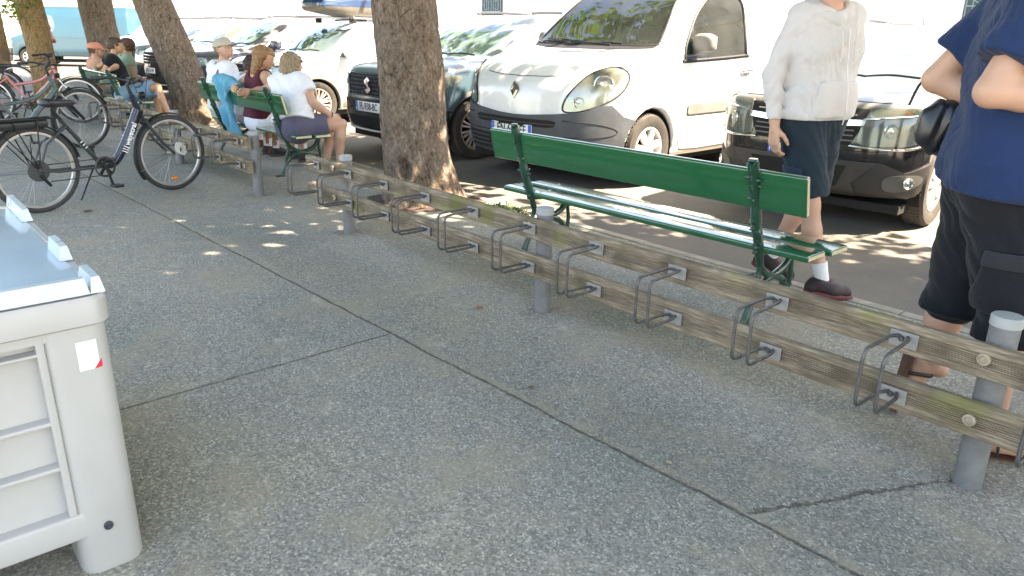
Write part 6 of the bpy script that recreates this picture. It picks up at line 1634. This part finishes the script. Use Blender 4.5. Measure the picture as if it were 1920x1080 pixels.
    for s, q in ((-1, R(-80)), (1, R(100))):
        d = Vector((math.cos(q), 0, math.sin(q)))*.165; o = bb+Vector((0, s*.062, 0)); g = MB(); g.tube([o, o+d*.5+Vector((0, s*.008, 0)), o+d+Vector((0, s*.014, 0))], [.014, .011, .012], 10); c = g.build('crank', BL, t, smooth=60)
        g = MB(); e = o+d+Vector((0, s*.03, 0)); g.bbox((e.x-.042, min(e.y, e.y+s*.09), e.z-.012), (e.x+.042, max(e.y, e.y+s*.09), e.z+.012), .006, axis=1); g.build('pedal', BL, c, smooth=40)
    g = MB(); hh = rh+Vector((0, -.045, 0)); P = [bb+Vector((0, -.046, .075)), hh+Vector((0, 0, .04)), hh+Vector((-.04, 0, 0)), hh+Vector((-.01, 0, -.04)), hh+Vector((.03, 0, -.085)), hh+Vector((.055, 0, -.12)), hh+Vector((.085, 0, -.10)), bb+Vector((0, -.046, -.075))]
    g.tube(P, .004, 6); g.build('chain', mat('dark_chain', (.06, .055, .05), .5, .6), t)
    g = MB(); g.lathe([(.058, -.012), (.06, -.008), (.05, -.004), (.045, .0), (.038, .006), (.03, .012)], tuple(hh), 'Y', 28); g.build('cassette', BL, wr, smooth=30)
    g = MB(); g.lathe([(.085, -.058), (.088, -.05), (.07, -.045)], tuple(rh), 'Y', 28); 
    if lettering: g.build('motor_housing', mat('dark_grey_plastic', (.05, .055, .055), .4), wr, smooth=40)
    g = MB(); g.tube([hh+Vector((.01, -.02, -.03)), hh+Vector((.035, -.03, -.085)), hh+Vector((.065, -.025, -.13))], [.016, .012, .012], 8); g.build('derailleur', BL, t, smooth=60)
    # mudguards
    for nm, cx, a0, a1 in (('rear_mudguard', 0, R(10), R(195)), ('front_mudguard', wb, R(20) if not lettering else R(75), R(215))):
        b = MB(); n = 30; vs = []; w_ = (-.028, -.02, 0, .02, .028)
        for k in range(n+1):
            q = a0+(a1-a0)*k/n
            for i, y in enumerate(w_): rr_ = r+(.014, .022, .026, .022, .014)[i]; vs.append((cx+rr_*math.cos(q), y, r+rr_*math.sin(q)))
        b.add(vs, [(k*5+i, k*5+i+1, k*5+i+6, k*5+i+5) for k in range(n) for i in range(4)]); mg = b.build(nm, BL, t, smooth=80, fix=False)
        for s in (-1, 1):
            q = a1-.25; g = MB(); g.tube([(cx, s*.055, r), (cx+(r+.02)*math.cos(q), s*.03, r+(r+.02)*math.sin(q))], .0022, 5); g.build('mudguard_stay', S, mg)
    if rear_rack:
        z0 = .765; g = MB()
        for y in (-.06, .06): g.tube([(.22, y, z0), (-.36, y, z0)], .0065, 8)
        for x in (.2, .0, -.17, -.36): g.tube([(x, -.06, z0), (x, .06, z0)], .0055, 8)
        for s in (-1, 1):
            g.tube([(-.14, s*.065, z0), (.0, s*.07, r+.02)], .0055, 8); g.tube([(.05, s*.065, z0), (.01, s*.07, r+.02)], .0055, 8); g.tube([(-.3, s*.065, z0), (-.01, s*.07, r+.02)], .005, 8)
        rk = g.build('luggage_rack', BL, t, smooth=60)
        if lettering:
            g = MB(); g.bbox((-.34, -.055, z0-.075), (.14, .055, z0-.008), .018, axis=0); g.bbox((-.30, -.045, z0-.008), (.02, .045, z0+.012), .008, axis=0); g.build('battery_pack', mat('battery_black', (.022, .023, .026), .35), rk, smooth=40)
            g = MB(); g.bbox((-.375, -.04, z0-.05), (-.36, .04, z0-.01), .004, axis=1); g.build('rear_reflector', mat('red_reflector', (.5, .02, .02), .25), rk)
        g = MB(); g.tube([bb+Vector((-.06, .03, 0)), bb+Vector((-.18, .10, -.29))], [.009, .007], 8); g.build('kickstand', BL, t, smooth=60)
    if basket:
        WK = mat('brown_wicker', (.20, .13, .08), .8, nscale=40, var=.5, bump=.004); b = MB()
        c = hbz+Vector((.19, 0, -.02)); n = 28
        for k in range(9):
            zz = -.22+.028*k; s_ = .78+.22*k/8; b.tube([c+Vector((.13*s_*math.cos(q), .17*s_*math.sin(q), zz)) for q in np.linspace(0, 2*math.pi, n+1)[:-1]], .006, 5, closed=True)
        for k in range(n):
            q = 2*math.pi*k/n; b.tube([c+Vector((.1*math.cos(q), .13*math.sin(q), -.22)), c+Vector((.13*math.cos(q), .17*math.sin(q), .01))], .004, 5)
        b.build('basket', WK, t, smooth=60)
    if lettering:
        # maker's lettering and stripes along both sides of the thick tube
        A = Vector((wb-.345, 0, .648)); B = Vector((wb-.425, 0, .498)); u = (A-B).normalized(); W = mat('white_decal', (.8, .8, .8), .4)
        for s in (-1, 1):
            mid = (A+B)/2+Vector((0, s*.0352, 0)); yv = Vector((0, 0, 1)).cross(u); nrm = Vector((0, s, 0)); tx = u; ty = nrm.cross(tx)
            M = Matrix((tx.to_4d(), ty.to_4d(), nrm.to_4d(), (0, 0, 0, 1))).transposed(); 
            for i in range(4):
                for j in range(3): pass
            M = Matrix(((tx.x, ty.x, nrm.x, mid.x), (tx.y, ty.y, nrm.y, mid.y), (tx.z, ty.z, nrm.z, mid.z), (0, 0, 0, 1)))
            text_mesh('wayscral', .062, W, 'frame_lettering', t, M @ Matrix.Translation((-.005, .004, 0)), .0015, .004)
            for k in range(3):
                c = B - u*(.045+.022*k) + Vector((0, s*.033, 0)); M2 = Matrix(((tx.x, ty.x, nrm.x, c.x), (tx.y, ty.y, nrm.y, c.y), (tx.z, ty.z, nrm.z, c.z), (0, 0, 0, 1)))
                MB().box((-.004, -.026, -.006), (.004, .026, .0042), M2).build('white_stripe', W, t)
                c = bb.lerp(st, .42+.06*k)+Vector((0, s*.0185, 0)); v = (st-bb).normalized(); w = nrm.cross(v)
                M3 = Matrix(((v.x, w.x, nrm.x, c.x), (v.y, w.y, nrm.y, c.y), (v.z, w.z, nrm.z, c.z), (0, 0, 0, 1))); MB().box((-.004, -.012, -.006), (.004, .012, .0018), M3).build('white_stripe', W, t)
    return t
NV = mat('dark_navy_frame_paint', (.012, .016, .035), .25, .1, coat=.6); GF = mat('dark_grey_frame_paint', (.035, .045, .045), .35, .1, coat=.4)
bicycle('dark navy step-through electric bicycle with white lettering and orange wheel reflector', (-7.20, 1.06), (-7.54, 2.24), NV, GF, lettering=True)
bicycle('grey green bicycle with suspension fork behind the dark electric bicycle', (-10.45, .98), (-10.85, 2.20), mat('grey_green_frame_paint', (.10, .15, .14), .35, .2, coat=.4), mat('grey_frame_paint', (.16, .18, .17), .35, .2), 'diamond', lamp=True, rear_rack=False, r=.365)
bicycle('pink bicycle standing between the grey green bicycle and the far bench', (-14.2, 1.65), (-13.75, 2.8), mat('pink_frame_paint', (.55, .18, .18), .35, .1, coat=.4), mat('pink_frame_paint', (.55, .18, .18)), 'diamond', fork_m=mat('pink_frame_paint', (.55, .18, .18)))
bicycle('grey bicycle with violet rim and black bag at the left edge of the photo', (-15.6, .9), (-16.0, 2.1), mat('silver_grey_frame_paint', (.3, .31, .3), .35, .3, coat=.4), GF, 'diamond', tyre_c=mat('violet_black_tyre', (.05, .04, .07), .7), r=.36)
bicycle('grey bicycle with a brown wicker basket near the mossy tree trunk', (-18.6, 1.5), (-18.2, 2.65), GF, GF, 'step', basket=True)
def cable_lock():
    b = MB(); P = []
    for k in range(90):
        q = k/90*2*math.pi*4; P.append(Vector((-7.44 + .0016*k-.07, 2.30+.05*math.cos(q)*.6, .40+.05*math.sin(q))))
    b.tube(P, .0055, 6); tag(b.build('cable_lock', mat('pale_plastic_cable', (.55, .53, .47), .4), smooth=60), 'pale coiled cable lock hanging beside the front wheel of the dark bicycle', 'lock')
cable_lock()
